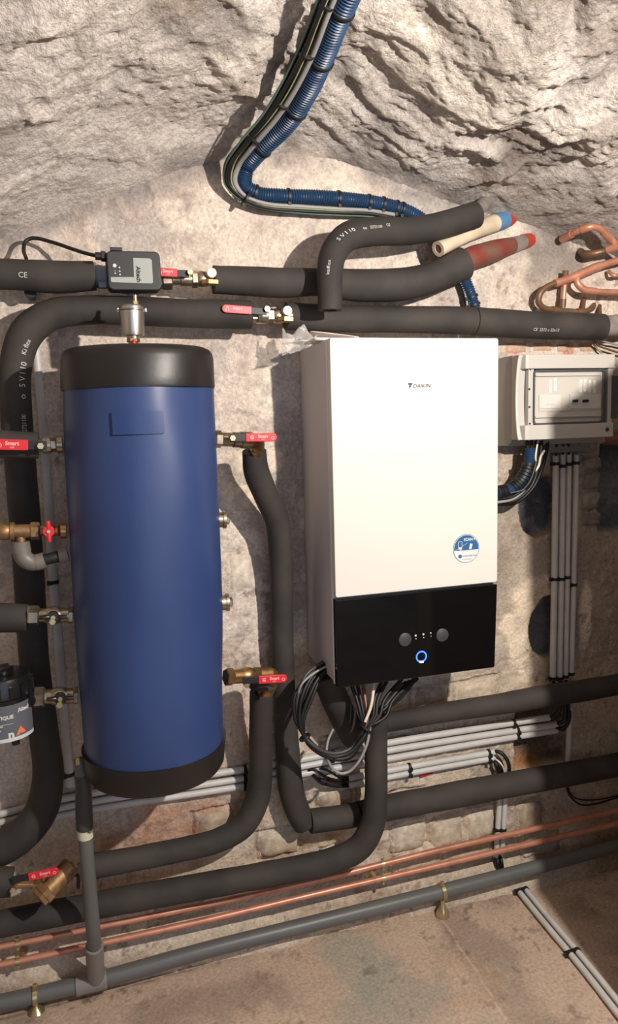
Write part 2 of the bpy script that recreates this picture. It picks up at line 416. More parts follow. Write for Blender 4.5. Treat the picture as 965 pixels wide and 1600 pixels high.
# colours of the plaster, with some shade painted in
base = L3((224, 208, 194)); cream = L3((236, 222, 205)); grey = L3((176, 170, 165)); tan = L3((190, 175, 154))
brown = L3((168, 138, 118)); rust = L3((158, 104, 76)); dk = L3((88, 80, 76)); white = L3((232, 222, 210)); brick = L3((196, 138, 112))
col = np.ones(X.shape+(3,))*base
col = mixc(col, cream, sstep(-.1, .5, fbm(X*4, Z*4, 4, 61)))
col = mixc(col, grey, .65*sstep(.05, .45, fbm(X*5+warp, Z*5, 5, 62)))
col = mixc(col, L3((196, 182, 172)), .8*sstep(.25, .5, fbm(X*22, Z*22, 4, 63)))
col = mixc(col, L3((118, 98, 84)), .7*groove)
right = sstep(.28, .42, X)*sstep(1.66, 1.56, Z)
col = mixc(col, tan, .75*right)
col = mixc(col, L3((150, 138, 126)), .8*right*sstep(0, .5, fbm(X*5, Z*5, 4, 64)))
farr = sstep(.84, .88, X+.02*warp)*sstep(1.5, 1.4, Z)
col = mixc(col, L3((160, 148, 136)), .8*farr)  # grey-brown of the shaded right end put into the plaster colour
low = sstep(.80, .45, Z)
col = mixc(col, L3((214, 197, 176)), .7*low)
col = mixc(col, L3((150, 118, 98)), .5*low*sstep(.0, .4, fbm(X*4, Z*5, 4, 65)))
col = mixc(col, L3((222, 206, 182)), .6*low*sstep(.1, .4, fbm(X*9, Z*9, 4, 66)))
col = mixc(col, L3((186, 134, 108)), .75*blob(270, 1290, 110, 45, .5, .5, 71))
col = mixc(col, L3((150, 86, 60)), .6*blob(335, 1300, 30, 22, .5, .6, 72))
ring = blob(835, 985, 55, 88, .12, .35, 7)*(1-h2)
col = mixc(col, L3((240, 222, 196)), .95*ring); Y -= .004*ring
spl = blob(912, 960, 12, 50, .3, .5, 73); col = mixc(col, cream, .8*spl); Y -= .003*spl
rimr = blob(843, 790, 43, 54, .12, .15, 5)*(1-h1); col = mixc(col, L3((186, 150, 130)), .8*rimr)
col = mixc(col, L3((92, 97, 106)), h1); col = mixc(col, L3((112, 113, 117)), h2)
col = mixc(col, L3((176, 150, 124)), h2*sstep(0, .2, fbm(X*9, Z*9, 2, 74)))
col = mixc(col, L3((102, 108, 118)), win); col = mixc(col, L3((134, 136, 140)), win*.6*sstep(.05, .35, fbm(X*9, Z*16, 4, 97))); col = mixc(col, L3((76, 60, 48)), box*.85)
col = mixc(col, L3((184, 132, 84)), .7*blob(820, 1195, 38, 20, .5, .5, 75))
col = mixc(col, L3((150, 110, 70)), .5*blob(848, 1045, 12, 12, .5, .5, 76))
col = mixc(col, L3((176, 176, 182)), .6*blob(450, 640, 26, 90, .3, .4, 77))  # grey patch with the boiler's shadow painted into it
col = mixc(col, L3((150, 142, 138)), .7*blob(455, 780, 22, 130, .4, .7, 78))  # strip of painted shade carried on down beside the boiler
col = mixc(col, L3((128, 118, 112)), .8*blob(870, 400, 70, 50, .4, .8, 79))
col = mixc(col, L3((196, 120, 92)), .8*blob(800, 545, 18, 9, .4, .6, 80)+.0)
col = mixc(col, L3((198, 122, 96)), .8*blob(885, 548, 10, 7, .4, .6, 81))
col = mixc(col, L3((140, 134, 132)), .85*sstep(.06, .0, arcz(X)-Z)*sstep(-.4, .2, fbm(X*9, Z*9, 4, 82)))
# dark pits
hg = sstep(.1, .45, fbm(X*12, Z*12+warp, 4, 96)); col = mixc(col, L3((184, 168, 156)), .5*hg)
pit = sstep(.40, .5, fbm(X*55, Z*55, 3, 90))*sstep(-.1, .25, fbm(X*5, Z*5, 3, 93)); col = mixc(col, L3((140, 124, 112)), .6*pit); Y += .003*pit
grit = fbm(X*70, Z*70, 3, 94, .7)*sstep(-.25, .15, fbm(X*6+4, Z*6, 3, 95)); Y -= .0028*grit; col = col*(1+.22*grit[..., None])
crk = sstep(.03, .0, np.abs(fbm(X*3.3, Z*3.3, 4, 91)))*sstep(.0, .3, fbm(X*2, Z*2, 2, 92)); col = mixc(col, L3((130, 112, 100)), .35*crk); Y += .0025*crk
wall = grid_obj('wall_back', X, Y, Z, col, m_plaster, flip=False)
tag(wall, 'old rough cream and grey plastered cellar wall carrying the pipework', kind='structure')
WX, WZ, WY = xs, zs, Y
def wall_y(x, z):
    i = int(np.clip(np.searchsorted(WX, x), 0, len(WX)-1)); j = int(np.clip(np.searchsorted(WZ, z), 0, len(WZ)-1)); return float(WY[j, i])

# ------------------------------------------------------------------ vaulted ceiling
xs = np.r_[np.linspace(-1.6, -.95, 40, endpoint=False), np.arange(-.95, 1.25, .0045), np.linspace(1.25, 1.9, 40)]
ys = np.r_[np.arange(.10, -1.05, -.0045), np.linspace(-1.05, -4.6, 120)]
X, Yv = np.meshgrid(xs, ys)
B = vault(X, Yv)
w1 = fbm(X*2.5, Yv*2.5, 3, 101); w2 = fbm(X*2.5+9, Yv*2.5, 3, 102)
xx = X+.13*w1; yy = Yv+.13*w2
c20, s20 = math.cos(.35), math.sin(.35)
u = xx*c20+yy*s20; v = -xx*s20+yy*c20
amp = .25+.75*sstep(.02, -.16, Yv)
rt = .35+.65*sstep(-.35, .25, X+.3*w2)
rg = ridged(u*3.4, v*7.5, 3, 110)
Dz = -.046*fbm(u*2.3, v*4.0, 3, 103) - .016*rg*rt - .011*rt*ridged(u*8+w1, v*15, 4, 120) - .016*fbm(u*9, v*17+w1, 5, 124, .6) - .007*fbm(X*34+3*w1, Yv*34, 4, 104, .65)
lump = np.abs(vnoise(u*5.2, v*9.5, 0, 131))
dep = sstep(.2, .5, fbm(u*2.6+4, v*4.4, 4, 140)); Dz += .026*dep*rt
Dz += .006*np.clip(fbm(X*60, Yv*60, 3, 144), 0, 1)*sstep(-.2, .3, fbm(X*6, Yv*9, 3, 145))
Zc = B+Dz*amp
col = np.ones(X.shape+(3,))*L3((216, 206, 198))
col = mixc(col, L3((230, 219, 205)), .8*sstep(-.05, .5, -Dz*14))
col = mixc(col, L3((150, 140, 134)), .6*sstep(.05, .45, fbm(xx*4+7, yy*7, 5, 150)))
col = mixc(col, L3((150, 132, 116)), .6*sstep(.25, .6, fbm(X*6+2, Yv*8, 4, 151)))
col = mixc(col, L3((138, 128, 122)), .6*sstep(.05, .5, X+.22*w1)*sstep(-.25, .3, fbm(xx*6, yy*9, 4, 152)))  # taupe of the shadow sides painted over the right of the vault
col = mixc(col, L3((126, 120, 118)), .7*sstep(.12, .0, -Yv+.05*w2)*sstep(-.3, .2, fbm(X*8, Yv*8+3, 4, 153)))  # crevice shade painted along the join with the wall
col = mixc(col, L3((112, 104, 100)), .55*dep)  # shade of the hollows put into their colour
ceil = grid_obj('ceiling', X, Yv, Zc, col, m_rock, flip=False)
tag(ceil, 'rough hand-thrown plaster over the barrel vault above the pipes', kind='structure')

# ------------------------------------------------------------------ floor, side walls
xs = np.r_[np.linspace(-1.8, -.8, 20, endpoint=False), np.arange(-.8, 1.3, .006), np.linspace(1.3, 2.0, 20)]
ys = np.r_[np.linspace(-4.6, -.8, 50, endpoint=False), np.arange(-.8, .1, .006)]
X, Yf = np.meshgrid(xs, ys)
Zf = .003*fbm(X*4, Yf*4, 3, 201)+.0012*fbm(X*30, Yf*30, 3, 202)
col = np.ones(X.shape+(3,))*L3((190, 167, 148))
col = mixc(col, L3((154, 136, 122)), .8*sstep(-.1, .4, fbm(X*5, Yf*5, 5, 203)))
def fblob(px, py, rx, ry, nz=.5, sd=1):
    c = at_z(px, py, 0); return sstep(1.5, .5, np.sqrt(((X-c.x)/rx)**2+((Yf-c.y)/ry)**2)+nz*fbm(X*9, Yf*9, 4, sd))
col = mixc(col, L3((152, 150, 138)), .6*fblob(620, 1560, .16, .2, 1.3, 204))
col = mixc(col, L3((140, 150, 140)), .45*fblob(560, 1520, .08, .1, 1.4, 205))
col = mixc(col, L3((196, 174, 154)), .6*sstep(.1, .5, fbm(X*7+3, Yf*7, 4, 206)))
col = mixc(col, L3((120, 104, 92)), .6*sstep(.3, .55, fbm(X*22, Yf*22, 5, 207, .65)))
spk = sstep(.35, .5, fbm(X*70, Yf*70, 2, 210))*sstep(.0, .4, fbm(X*4+8, Yf*4, 3, 211)); col = mixc(col, L3((104, 90, 78)), .6*spk)
col = mixc(col, L3((186, 156, 130)), .4*sstep(.2, .5, fbm(X*6+8, Yf*6+5, 4, 212)))
a, b = at_z(0, 1592, 0), at_z(800, 1382, 0)
dd = (Yf-(a.y+(b.y-a.y)*(X-a.x)/(b.x-a.x)))
sm = sstep(.003, .001, np.abs(dd+.003*fbm(X*8, Yf*8, 2, 208))); Zf -= .003*sm; col = mixc(col, L3((110, 94, 82)), .6*sm)
col = mixc(col, L3((214, 190, 166)), .4*sstep(0, .02, dd))
a, b = at_z(690, 1430, 0), at_z(770, 1560, 0)
ln = sstep(.004, .001, np.abs(X-(a.x+(b.x-a.x)*(Yf-a.y)/(b.y-a.y))+.01*fbm(X*6, Yf*6, 3, 209)))*sstep(a.y+.02, a.y, Yf); col = mixc(col, L3((218, 196, 176)), .5*ln)
floor = grid_obj('floor', X, Yf, Zf, col, m_floor)
tag(floor, 'stained pinkish brown concrete floor', kind='structure')
mb = MB(); mb.box((-1.55, -2.3, 1.1), .1, 4.8, 2.3); o = mb.obj('wall_left', mat('side_plaster', (150, 142, 134), rough=.95, bump=.5, bscale=60)); tag(o, kind='structure')
mb = MB(); mb.box((1.75, -2.3, 1.1), .1, 4.8, 2.3); o = mb.obj('wall_right', MATS['side_plaster']); tag(o, kind='structure')
# unseen blocker added outside the frame, shaped to shade the wall's right end
_L = Vector((.45, -1.75, 1.93)); _c = [_L+(P-_L)*((-1.05-_L.y)/(P.y-_L.y)) for P in (at(864, 1000, 0), at(878, 690, -.145), at(964, 626, -.145))]
mb = MB(); mb.extrude_poly([(_c[0].x, -1.05, 0), (1.70, -1.05, 0), (1.70, -1.05, 2.05), (_c[2].x+.1, -1.05, _c[2].z+.06), (_c[2].x, -1.05, _c[2].z), (_c[1].x, -1.05, _c[1].z)], (0, .12, 0)); o = mb.obj('shade_blocker', MATS['side_plaster']); tag(o, kind='structure')
#OBJECTS
# ------------------------------------------------------------------ stones and bricks showing through the wall
def stone(parent, name, px0, py0, px1, py1, colr, out=.008, skew=0, seed=0, yb=0.0):
    a = at(px0, py0, 0); b = at(px1, py1, 0); cx, cz = (a.x+b.x)/2, (a.z+b.z)/2; W, H = abs(b.x-a.x), abs(a.z-b.z)
    n, k = 9, 7; vs = []; cs = []; rr = np.random.RandomState(seed)
    cj = rr.uniform(-.10, .10, (4, 2))
    for j in range(k):
        for i in range(n):
            u = i/(n-1); v = j/(k-1)
            sx = (u-.5)*2; sz = (v-.5)*2
            # superellipse outline
            q = 1-.14*(abs(sx)**3)*(abs(sz)**3)
            jx = cj[0, 0]*(1-u)*(1-v)+cj[1, 0]*u*(1-v)+cj[2, 0]*(1-u)*v+cj[3, 0]*u*v
            jz = cj[0, 1]*(1-u)*(1-v)+cj[1, 1]*u*(1-v)+cj[2, 1]*(1-u)*v+cj[3, 1]*u*v
            x = cx+W/2*(sx*q+jx); z = cz+H/2*(sz*q+jz)+skew*W*(u-.5)
            e = min(u, 1-u, v, 1-v)
            y = min(wall_y(x, z), wall_y(cx, cz)) + (.016 if e == 0 else -out*(.35+.65*min(1, 4*e))-out*.4*rr.uniform(-1, 1)) + yb
            vs.append((x, y, z)); cs.append(1+.12*rr.uniform(-1, 1))
    fs = [(j*n+i, j*n+i+1, (j+1)*n+i+1, (j+1)*n+i) for j in range(k-1) for i in range(n-1)]
    mb = MB(); mb.add(vs, fs); o = mb.obj(name, m_stone, parent, auto=False)
    c = np.ones((len(vs), 4), np.float32); c[:, :3] = np.array(lin(colr))[None]*np.array(cs)[:, None]
    at_ = o.data.color_attributes.new('tint', 'FLOAT_COLOR', 'POINT'); at_.data.foreach_set('color', c.ravel())
    return o
sc = [(150, 140, 130), (168, 156, 142), (196, 180, 160), (180, 162, 142), (205, 192, 172)]
for i, (x0, y0, x1, y1, ci) in enumerate(STN):
    stone(wall, 'stone', x0, y0, x1, y1, sc[ci], .011, .05, 300+i)
for i, (y0, y1) in enumerate([(712, 734), (736, 766), (768, 797), (799, 822)]):
    stone(wall, 'stone', 905, y0, 936, y1, (150, 142, 134) if i % 2 == 0 else (138, 130, 124), .012, 0, 400+i)
for i, (x0, x1, y0, y1) in enumerate([(784, 822, 534, 554), (866, 886, 536, 552), (900, 938, 534, 552), (938, 985, 668, 694), (828, 862, 534, 551)]):
    stone(wall, 'brick', x0, y0, x1, y1, (196, 164, 142) if i not in (3,) else (150, 108, 100), .004, 0, 450+i)
for i, (x0, y0, x1, y1) in enumerate([(350, 700, 440, 745), (360, 750, 430, 800), (350, 860, 405, 930), (440, 900, 500, 960), (455, 690, 500, 760)]):
    stone(wall, 'stone', x0, y0, x1, y1, [(214, 200, 184), (222, 206, 190), (216, 202, 186), (170, 160, 152), (168, 160, 156)][i], .002, .0, 480+i)

# ------------------------------------------------------------------ insulated pipes
def ins_pipe(label, pts, ends=((0, 1),), oe=(True, True), texts=(), group='black foam insulated pipes', base=None, wob=.022):
    P = pxpath(pts); t = thing('insulated_pipe', label, 'pipe', Vector(P[0][:3]), group)
    for i, (a, b) in enumerate(ends):
        mb = MB(); Q = cut(P, a, b); Q = Q.copy(); Q[:, 3] *= (1+.02*((i*7) % 3-1))
        tube(mb, Q, 26, .010, open_end=(oe[0] if i == 0 else True, oe[1] if i == len(ends)-1 else True), wob=wob)
        mb.obj('insulation_sleeve', m_rub, t)
    if texts:
        for tx in texts:
            mb = MB(); text_pipe(mb, P, *tx); tag(mb.obj('printing', m_print, t), 'white printing on the foam')
    return t, P
tA, PA = ins_pipe('short black insulated pipe at top left, running in from the edge to the flow sensor', [(-60, 427, -.10, 50), (20, 429, -.10, 49), (90, 433, -.10, 50), (148, 431, -.10, 44)], oe=(False, True), texts=[(.84, 'CE', .016)])
tE, PE = ins_pipe('long black insulated pipe from a red-lever valve, bending down the left edge', [(391, 492, -.10, 44), (300, 490, -.10, 45), (210, 486, -.10, 45), (130, 485, -.10, 46), (80, 492, -.10, 48), (42, 520, -.10, 52), (25, 570, -.10, 50), (25, 640, -.10, 49), (33, 740, -.10, 48), (44, 880, -.10, 48), (55, 1050, -.10, 46), (69, 1150, -.10, 46), (75, 1215, -.10, 48), (60, 1275, -.10, 52), (15, 1318, -.10, 56), (-50, 1338, -.10, 56)], oe=(True, False),
    texts=[(.30, 'Ki flex', .015, .3, -1), (.335, 'S V I 10', .019, .45, -1), (.362, 'o', .02, .45, -1), (.395, '22721100', .014, .45, -1, .8), (.43, 'CE', .018, .35, -1)])
ins_pipe('black insulated pipe passing behind the looped one and rising to an old red pipe', [(333, 437, -.10, 44), (400, 440, -.10, 46), (435, 442, -.10, 46), (497, 441, -.10, 43), (560, 446, -.09, 49), (630, 444, -.09, 50), (680, 432, -.09, 47), (722, 412, -.08, 52)], ends=((0, .40), (.402, 1)))
tC, PC = ins_pipe('looped black insulated pipe with open lower end and white printing, foremost at top', [(515, 485, -.19, 39), (515, 455, -.19, 40), (515, 425, -.185, 42), (521, 395, -.175, 44), (543, 370, -.165, 45), (585, 362, -.15, 44), (640, 361, -.135, 43), (690, 352, -.12, 42), (742, 336, -.10, 42)],
    texts=[(.15, 'kaiflex', .011, .12, 1, 1.1), (.30, 'S V I 10', .013, .2, 1, 1.2), (.385, 'oo', .010, .25), (.44, '22721100', .009, .3), (.5, 'CE', .009, .4)])
tF, PF = ins_pipe('long black insulated pipe running right from the second red valve, above the white boiler', [(446, 494, -.08, 42), (520, 498, -.08, 42), (620, 499, -.08, 42), (723, 501, -.08, 43), (830, 508, -.08, 42), (940, 511, -.08, 41)], ends=((0, .56), (.562, 1)), texts=[(.78, 'CE  2272 o 22x13', .011, -.3, 1, 1.)])
ins_pipe('black insulated pipe from the upper right tank valve, kinked then dropping straight down', [(397, 705, -.165, 38), (400, 735, -.15, 41), (416, 775, -.125, 40), (433, 815, -.10, 39), (439, 880, -.08, 37), (441, 1000, -.065, 36), (444, 1090, -.06, 36), (449, 1170, -.06, 38), (455, 1235, -.06, 40), (466, 1270, -.06, 40), (476, 1288, -.06, 38)])
ins_pipe('black insulated pipe sloping up to the right under the white conduits, jointed behind the upright', [(484, 1283, -.065, 38), (545, 1275, -.065, 38), (600, 1263, -.065, 39), (700, 1244, -.065, 39), (800, 1225, -.065, 38), (900, 1207, -.065, 36), (1030, 1182, -.065, 35)], ends=((0, .083), (.086, 1)), oe=(True, False))
tI, PI_ = ins_pipe('black insulated pipe dropping below the boiler and turning left along the foot of the wall', [(588, 1112, -.15, 36), (587, 1180, -.15, 36), (587, 1240, -.15, 37), (581, 1290, -.148, 39), (560, 1325, -.14, 40), (520, 1344, -.13, 39), (460, 1358, -.12, 39), (380, 1373, -.10, 40), (290, 1389, -.095, 40), (190, 1407, -.09, 41), (60, 1432, -.09, 41), (-60, 1455, -.09, 41)], oe=(True, False))
ins_pipe('black insulated pipe running right from beneath the boiler, in front of the grey conduits', [(600, 1129, -.07, 31), (700, 1112, -.07, 31), (780, 1100, -.08, 33), (850, 1088, -.10, 35), (910, 1079, -.10, 34), (1030, 1058, -.10, 32)], oe=(True, False))
ins_pipe('dark stub of insulated pipe slanting down behind the cable coil', [(506, 1050, -.14, 44), (520, 1085, -.12, 44), (536, 1120, -.09, 44), (552, 1150, -.06, 42)])
tL, PL = ins_pipe('black insulated pipe from the lower right tank valve, bending left to the brass strainer', [(408, 1082, -.15, 37), (407, 1140, -.12, 37), (407, 1200, -.09, 38), (401, 1250, -.08, 39), (380, 1290, -.08, 38), (340, 1313, -.08, 37), (290, 1326, -.085, 37), (220, 1340, -.10, 37), (130, 1356, -.12, 40)])
ins_pipe('short slit black insulated pipe at the left edge behind a red lever', [(-50, 693, -.235, 45), (0, 694, -.235, 45), (60, 696, -.235, 43)], oe=(False, True))
ins_pipe('short black insulated pipe at the left edge, below the brass tee', [(-50, 965, -.235, 47), (0, 965, -.235, 47), (43, 966, -.235, 45)], oe=(False, True))
ins_pipe('short dark insulated pipe at lower left beside the brass strainer', [(-50, 1378, -.17, 46), (0, 1378, -.17, 46), (20, 1378, -.17, 44)], oe=(False, True))

# bare ends at the upper right
mb = MB(); tube(mb, pxpath([(742, 332, -.10, 20), (752, 322, -.07, 22), (765, 312, .02, 22)]), 16); tag(mb.obj('pipe_stub', m_gpaint), 'dusty grey steel stub leaving the looped pipe into the vault', 'pipe')
t = thing('cut_pipe', 'cream cut-off pipe with a blue and red painted end and an open mouth', 'pipe', at(685, 388, -.09))
Pc = pxpath([(684, 389, -.10, 24), (720, 371, -.075, 24), (758, 354, -.04, 26), (790, 343, .0, 26), (815, 334, .05, 22)])
mb = MB(); tube(mb, cut(Pc, 0, .62), 20, .006, open_end=(True, False), wob=.03); mb.obj('pipe_body', m_cream, t)
mb = MB(); Q = cut(Pc, .60, .72).copy(); Q[:, 3] *= 1.03; tube(mb, Q, 20, .006); tag(mb.obj('painted_band', m_bluepaint, t), 'blue painted band')
mb = MB(); Q = cut(Pc, .72, 1).copy(); Q[:, 3] *= 1.0; tube(mb, Q, 20, .006); tag(mb.obj('painted_band', m_redband, t), 'red painted end')
mb = MB(); a, b = Pc[0][:3], Pc[3][:3]; mb.cyl(Vector(a)+(Vector(b)-Vector(a)).normalized()*.002, b, Pc[0][3]*.72, n=16); tag(mb.obj('rusty_bore', m_redstub, t), 'rusty inside of the pipe')
t = thing('old_pipe', 'old steel pipe with worn red paint, entering the wall at the upper right', 'pipe', at(722, 410, -.08))
Pr = pxpath([(718, 413, -.08, 38), (740, 402, -.075, 36), (775, 391, -.055, 32), (805, 382, -.02, 25), (835, 373, .03, 20)])
mb = MB(); tube(mb, cut(Pr, 0, .6), 20, .006, wob=.03); mb.obj('pipe_body', m_redstub, t)
mb = MB(); tube(mb, cut(Pr, .6, 1), 20, .006, wob=.05); tag(mb.obj('plastered_end', m_gpaint, t), 'plaster-smeared end')
mb = MB(); Q = cut(Pr, .78, .9).copy(); Q[:, 3] *= 1.08; tube(mb, Q, 20, .006, wob=.06); tag(mb.obj('painted_band', m_redband, t), 'bright red band')
mb = MB(); tube(mb, pxpath([(932, 510, -.08, 32), (955, 509, -.08, 33), (1010, 505, -.07, 33)]), 20); tag(mb.obj('steel_pipe', m_gpaint), 'bare grey steel pipe leaving the long insulated pipe at the right edge', 'pipe')

# ------------------------------------------------------------------ the tank
TC = Vector((-.433, -.25, 0)); ZB, ZT = .676, 1.622; TR = .1585
t = thing('buffer_tank', 'tall cylindrical hot water tank in a blue jacket with black caps', 'tank', (TC.x, TC.y, ZB))
def ringed(mb, prof, n=72, lump=.0, seed=0):
    vs = []; fs = []
    for z, r, l in prof:
        for k in range(n):
            a = 2*PI*k/n; rr = r+l*lump*float(vnoise(np.array(math.cos(a)*1.8+5), np.array(math.sin(a)*1.8+z*5), 0, seed)); cx = TC.x-.010*(1-(z-ZB)/(ZT-ZB))+.004
            vs.append((cx+rr*math.cos(a), TC.y+rr*math.sin(a), z))
    m_ = len(prof)
    for j in range(m_-1):
        for k in range(n): fs.append((j*n+k, j*n+(k+1) % n, (j+1)*n+(k+1) % n, (j+1)*n+k))
    fs.append(tuple(range(n-1, -1, -1))); fs.append(tuple((m_-1)*n+k for k in range(n))); mb.add(vs, fs)
mb = MB(); ringed(mb, [(z, TR+.004*math.sin((z-.72)/(.84)*PI)-.001, 1) for z in np.linspace(.735, 1.545, 60)], lump=.0035, seed=3); mb.obj('jacket', m_blue, t)
mb = MB(); ringed(mb, [(1.538, TR-.004, 0), (1.538, TR+.0035, .2), (1.543, TR+.0045, .2), (1.56, TR+.0035, .5), (1.60, TR+.002, .8), (1.612, TR-.001, 1), (1.619, TR-.006, .5), (ZT+.001, TR-.014, .2), (ZT+.004, TR-.06, 0), (ZT+.005, .02, 0)], lump=.003, seed=5); tag(mb.obj('top_cap', m_cap, t), 'black vinyl cap')
mb = MB(); ringed(mb, [(ZB+.004, .02, 0), (ZB, TR-.02, 0), (ZB+.004, TR-.008, 0), (ZB+.014, TR-.002, 0), (ZB+.04, TR+.001, .6), (.738, TR+.0035, .2), (.743, TR+.0045, .2), (.743, TR-.004, 0)], lump=.003, seed=6); tag(mb.obj('bottom_cap', m_cap, t), 'black vinyl bottom cap')
mb = MB()   # clear tape patch and seam on the jacket
def on_tank(a, z, off=.0045): return (TC.x+(TR+off)*math.sin(a), TC.y-(TR+off)*math.cos(a), z)
n = 10; vs = []
for j in range(2):
    for i in range(n+1): vs.append(on_tank(-.12+.62*i/n-.28, 1.445+.045*j, .0058))
mb.add(vs, [(i, i+1, n+2+i, n+1+i) for i in range(n)]); tag(mb.obj('tape_strip', mat('jacket_tape', (44, 63, 108), rough=.3, spec=.5), t), 'glossy clear tape over the jacket seam')
# blind plugs on the right side
for px, py in ((349, 812), (354, 941)):
    P = at(px, py, -.25); mb = MB(); mb.cyl(P+Vector((-.03, 0, 0)), P+Vector((.0, 0, 0)), .0175); mb.lathe(P, P+Vector((1, 0, 0)), [(-.002, .0205), (.0045, .0205)], 24); mb.hexa(P+Vector((.004, 0, 0)), P+Vector((.013, 0, 0)), .0115)
    tag(mb.obj('blind_plug', m_nick, t, auto=True), 'steel hexagon plug')
for py in (694, 941, 1089):
    P = at([100, 110, 118][(694, 941, 1089).index(py)], py, -.25)
P = at(121, 1189, -.27); mb = MB(); mb.box(P, .008, .006, .016); tag(mb.obj('drain_boss', m_zinc, t), 'small pale metal tab')

# ------------------------------------------------------------------ valves
def lever(parent, root, tip, off, wid, col=m_red, pr='Smart', flip=1):
    """root,tip: world; off: distance towards the room"""
    root = Vector(root); tip = Vector(tip); d = tip-root; L = d.length; d.normalize(); n = Vector((0, -1, 0)); n = (n-d*n.dot(d)).normalized(); u = n.cross(d)*-1
    if u.z < 0: u = -u
    mb = MB(); th = .005
    pts = []
    a0 = L*.30
    pts = [root+d*a0-u*wid*.5, root+d*a0+u*wid*.5]
    for k in range(9):
        a = PI/2-PI*k/8; pts.append(root+d*(L-wid*.55)+d*math.cos(a)*wid*.55+u*math.sin(a)*wid*.52)
    mb.extrude_poly([p+n*off for p in pts], n*th); lv = mb.obj('lever', col, parent, bevel=.0012)
    tag(lv, 'red plastic coated lever' if col is m_red else 'black lever')
    mb = MB(); pts = [root-d*wid*.4-u*wid*.45, root-d*wid*.4+u*wid*.45, root+d*a0*1.1+u*wid*.42, root+d*a0*1.1-u*wid*.42]
    mb.extrude_poly([p+n*(off-.001) for p in pts], n*.004); tag(mb.obj('lever_arm', m_tie, parent, bevel=.0008), 'black steel root of the lever')
    ux = d if d.x > 0 else -d; uy = u if u.z > 0 else -u
    c = root+d*(L*.66)+n*(off+th+.0006)
    mb = MB(); text_flat(mb, pr, wid*.52, c+ux*wid*.1+uy*wid*.12, ux, uy, bold=True); text_flat(mb, '600', wid*.28, c+ux*wid*.1-uy*wid*.26, ux, uy); text_flat(mb, 'G', wid*.62, c-ux*wid*1.25, ux, uy, bold=True); text_flat(mb, 'o', wid*.9, root+d*(L*.90)+n*(off+th+.0006), ux, uy)
    mb.obj('lettering', m_redp, lv)
def stem(parent, P, off, r=.006):
    n = Vector((0, -1, 0)); mb = MB(); P = Vector(P); mb.cyl(P, P+n*(off+.013), r*.7, n=14); mb.hexa(P+n*(off+.010), P+n*(off+.017), r*1.25, ref=(0, 0, 1)); tag(mb.obj('stem_nut', m_zinc, parent), 'bright stem nut')
def body(mb, P0, P1, r, plan):
    """plan: (kind, t0, t1, rf) along the axis in fractions"""
    P0 = Vector(P0); P1 = Vector(P1); d = P1-P0; L = d.length
    for k, a, b, rf in plan:
        A = P0+d*a; B = P0+d*b
        if k == 'hex': mb.hexa(A, B, r*rf)
        elif k == 'cyl': mb.cyl(A, B, r*rf)
        elif k == 'ball':
            l = (B-A).length; mb.lathe(A, B, [(l*t_, r*rf*(.72+.28*math.sin(PI*t_))) for t_ in np.linspace(0, 1, 11)], 24)
        elif k == 'thread':
            l = (B-A).length; m_ = 9; mb.lathe(A, B, [(l*i/m_/1., r*rf*(1 if i % 2 else .9)) for i in range(m_+1)], 24)
STD = [('hex', 0, .2, 1), ('cyl', .18, .34, .78), ('ball', .28, .74, .98), ('cyl', .68, .86, .8), ('hex', .84, 1, 1)]
def ball_valve(label, p0, p1, wpx, stem_px, lev=None, off=.02, lw=.0185, mt=None, group='red lever ball valves', plan=STD, pr='Smart', extra=None):
    A, B = at(*p0), at(*p1); r = pxr(A, wpx); t = thing('ball_valve', label, 'valve', (A+B)/2, group)
    mb = MB(); body(mb, A, B, r, plan); mb.obj('valve_body', mt or m_nick, t)
    s = at(*stem_px); stem(t, (s.x, (A.y+B.y)/2-r*.4, s.z), off+r*.6-.004)
    if lev:
        l0 = at(lev[0], lev[1], stem_px[2]-r-off); l1 = at(lev[2], lev[3], stem_px[2]-r-off)
        lever(t, l0, l1, 0, lw, pr=pr)
    return t, r
v1, r = ball_valve('ball valve with its red lever tucked behind the flow sensor box', (252, 437, -.10), (332, 436, -.10), 30, (293, 431, -.10), (290, 428, 245, 425), .012, plan=[('hex', 0, .2, 1.05), ('cyl', .18, .38, .6), ('cyl', .36, .62, .72), ('hex', .58, .7, .9), ('ball', .62, .95, .85), ('cyl', .9, 1.1, .6)])
def bleed(t, pcap, pport, y):
    P = at(*pcap, y); n = Vector((0, -1, 0)); mb = MB(); mb.cyl(P+n*-.012, P+n*.008, .0115, n=20); tag(mb.obj('plastic_cap', m_white, t), 'white round cap')
    P = at(*pport, y); mb = MB(); mb.hexa(P+Vector((-.012, 0, .001)), P+Vector((.014, 0, 0)), .009); mb.cyl(P+Vector((-.02, .01, .0)), P+Vector((-.004, -.0, 0)), .008); mb.obj('side_port', m_brass, t)
bleed(v1, (330, 427), (331, 441), -.125)
v2, r = ball_valve('ball valve with a red lever pointing left over the long insulated pipe', (391, 493, -.10), (450, 494, -.10), 27, (410, 487, -.10), (412, 487, 346, 482), .016, plan=[('hex', 0, .18, .85), ('cyl', .15, .45, .95), ('hex', .42, .6, .9), ('ball', .5, .92, .9), ('cyl', .85, 1.1, .7)])
bleed(v2, (448, 486), (449, 499), -.125)
v3, r = ball_valve('ball valve at the tank\'s upper left port, its red lever lying over the slit pipe', (98, 694, -.25), (58, 696, -.25), 28, (65, 696, -.25), (66, 696, -8, 694), .012, plan=[('cyl', 0, .25, 1), ('hex', .25, .5, .8), ('cyl', .45, .8, .95), ('cyl', .75, 1.1, .7)], lw=.0215)
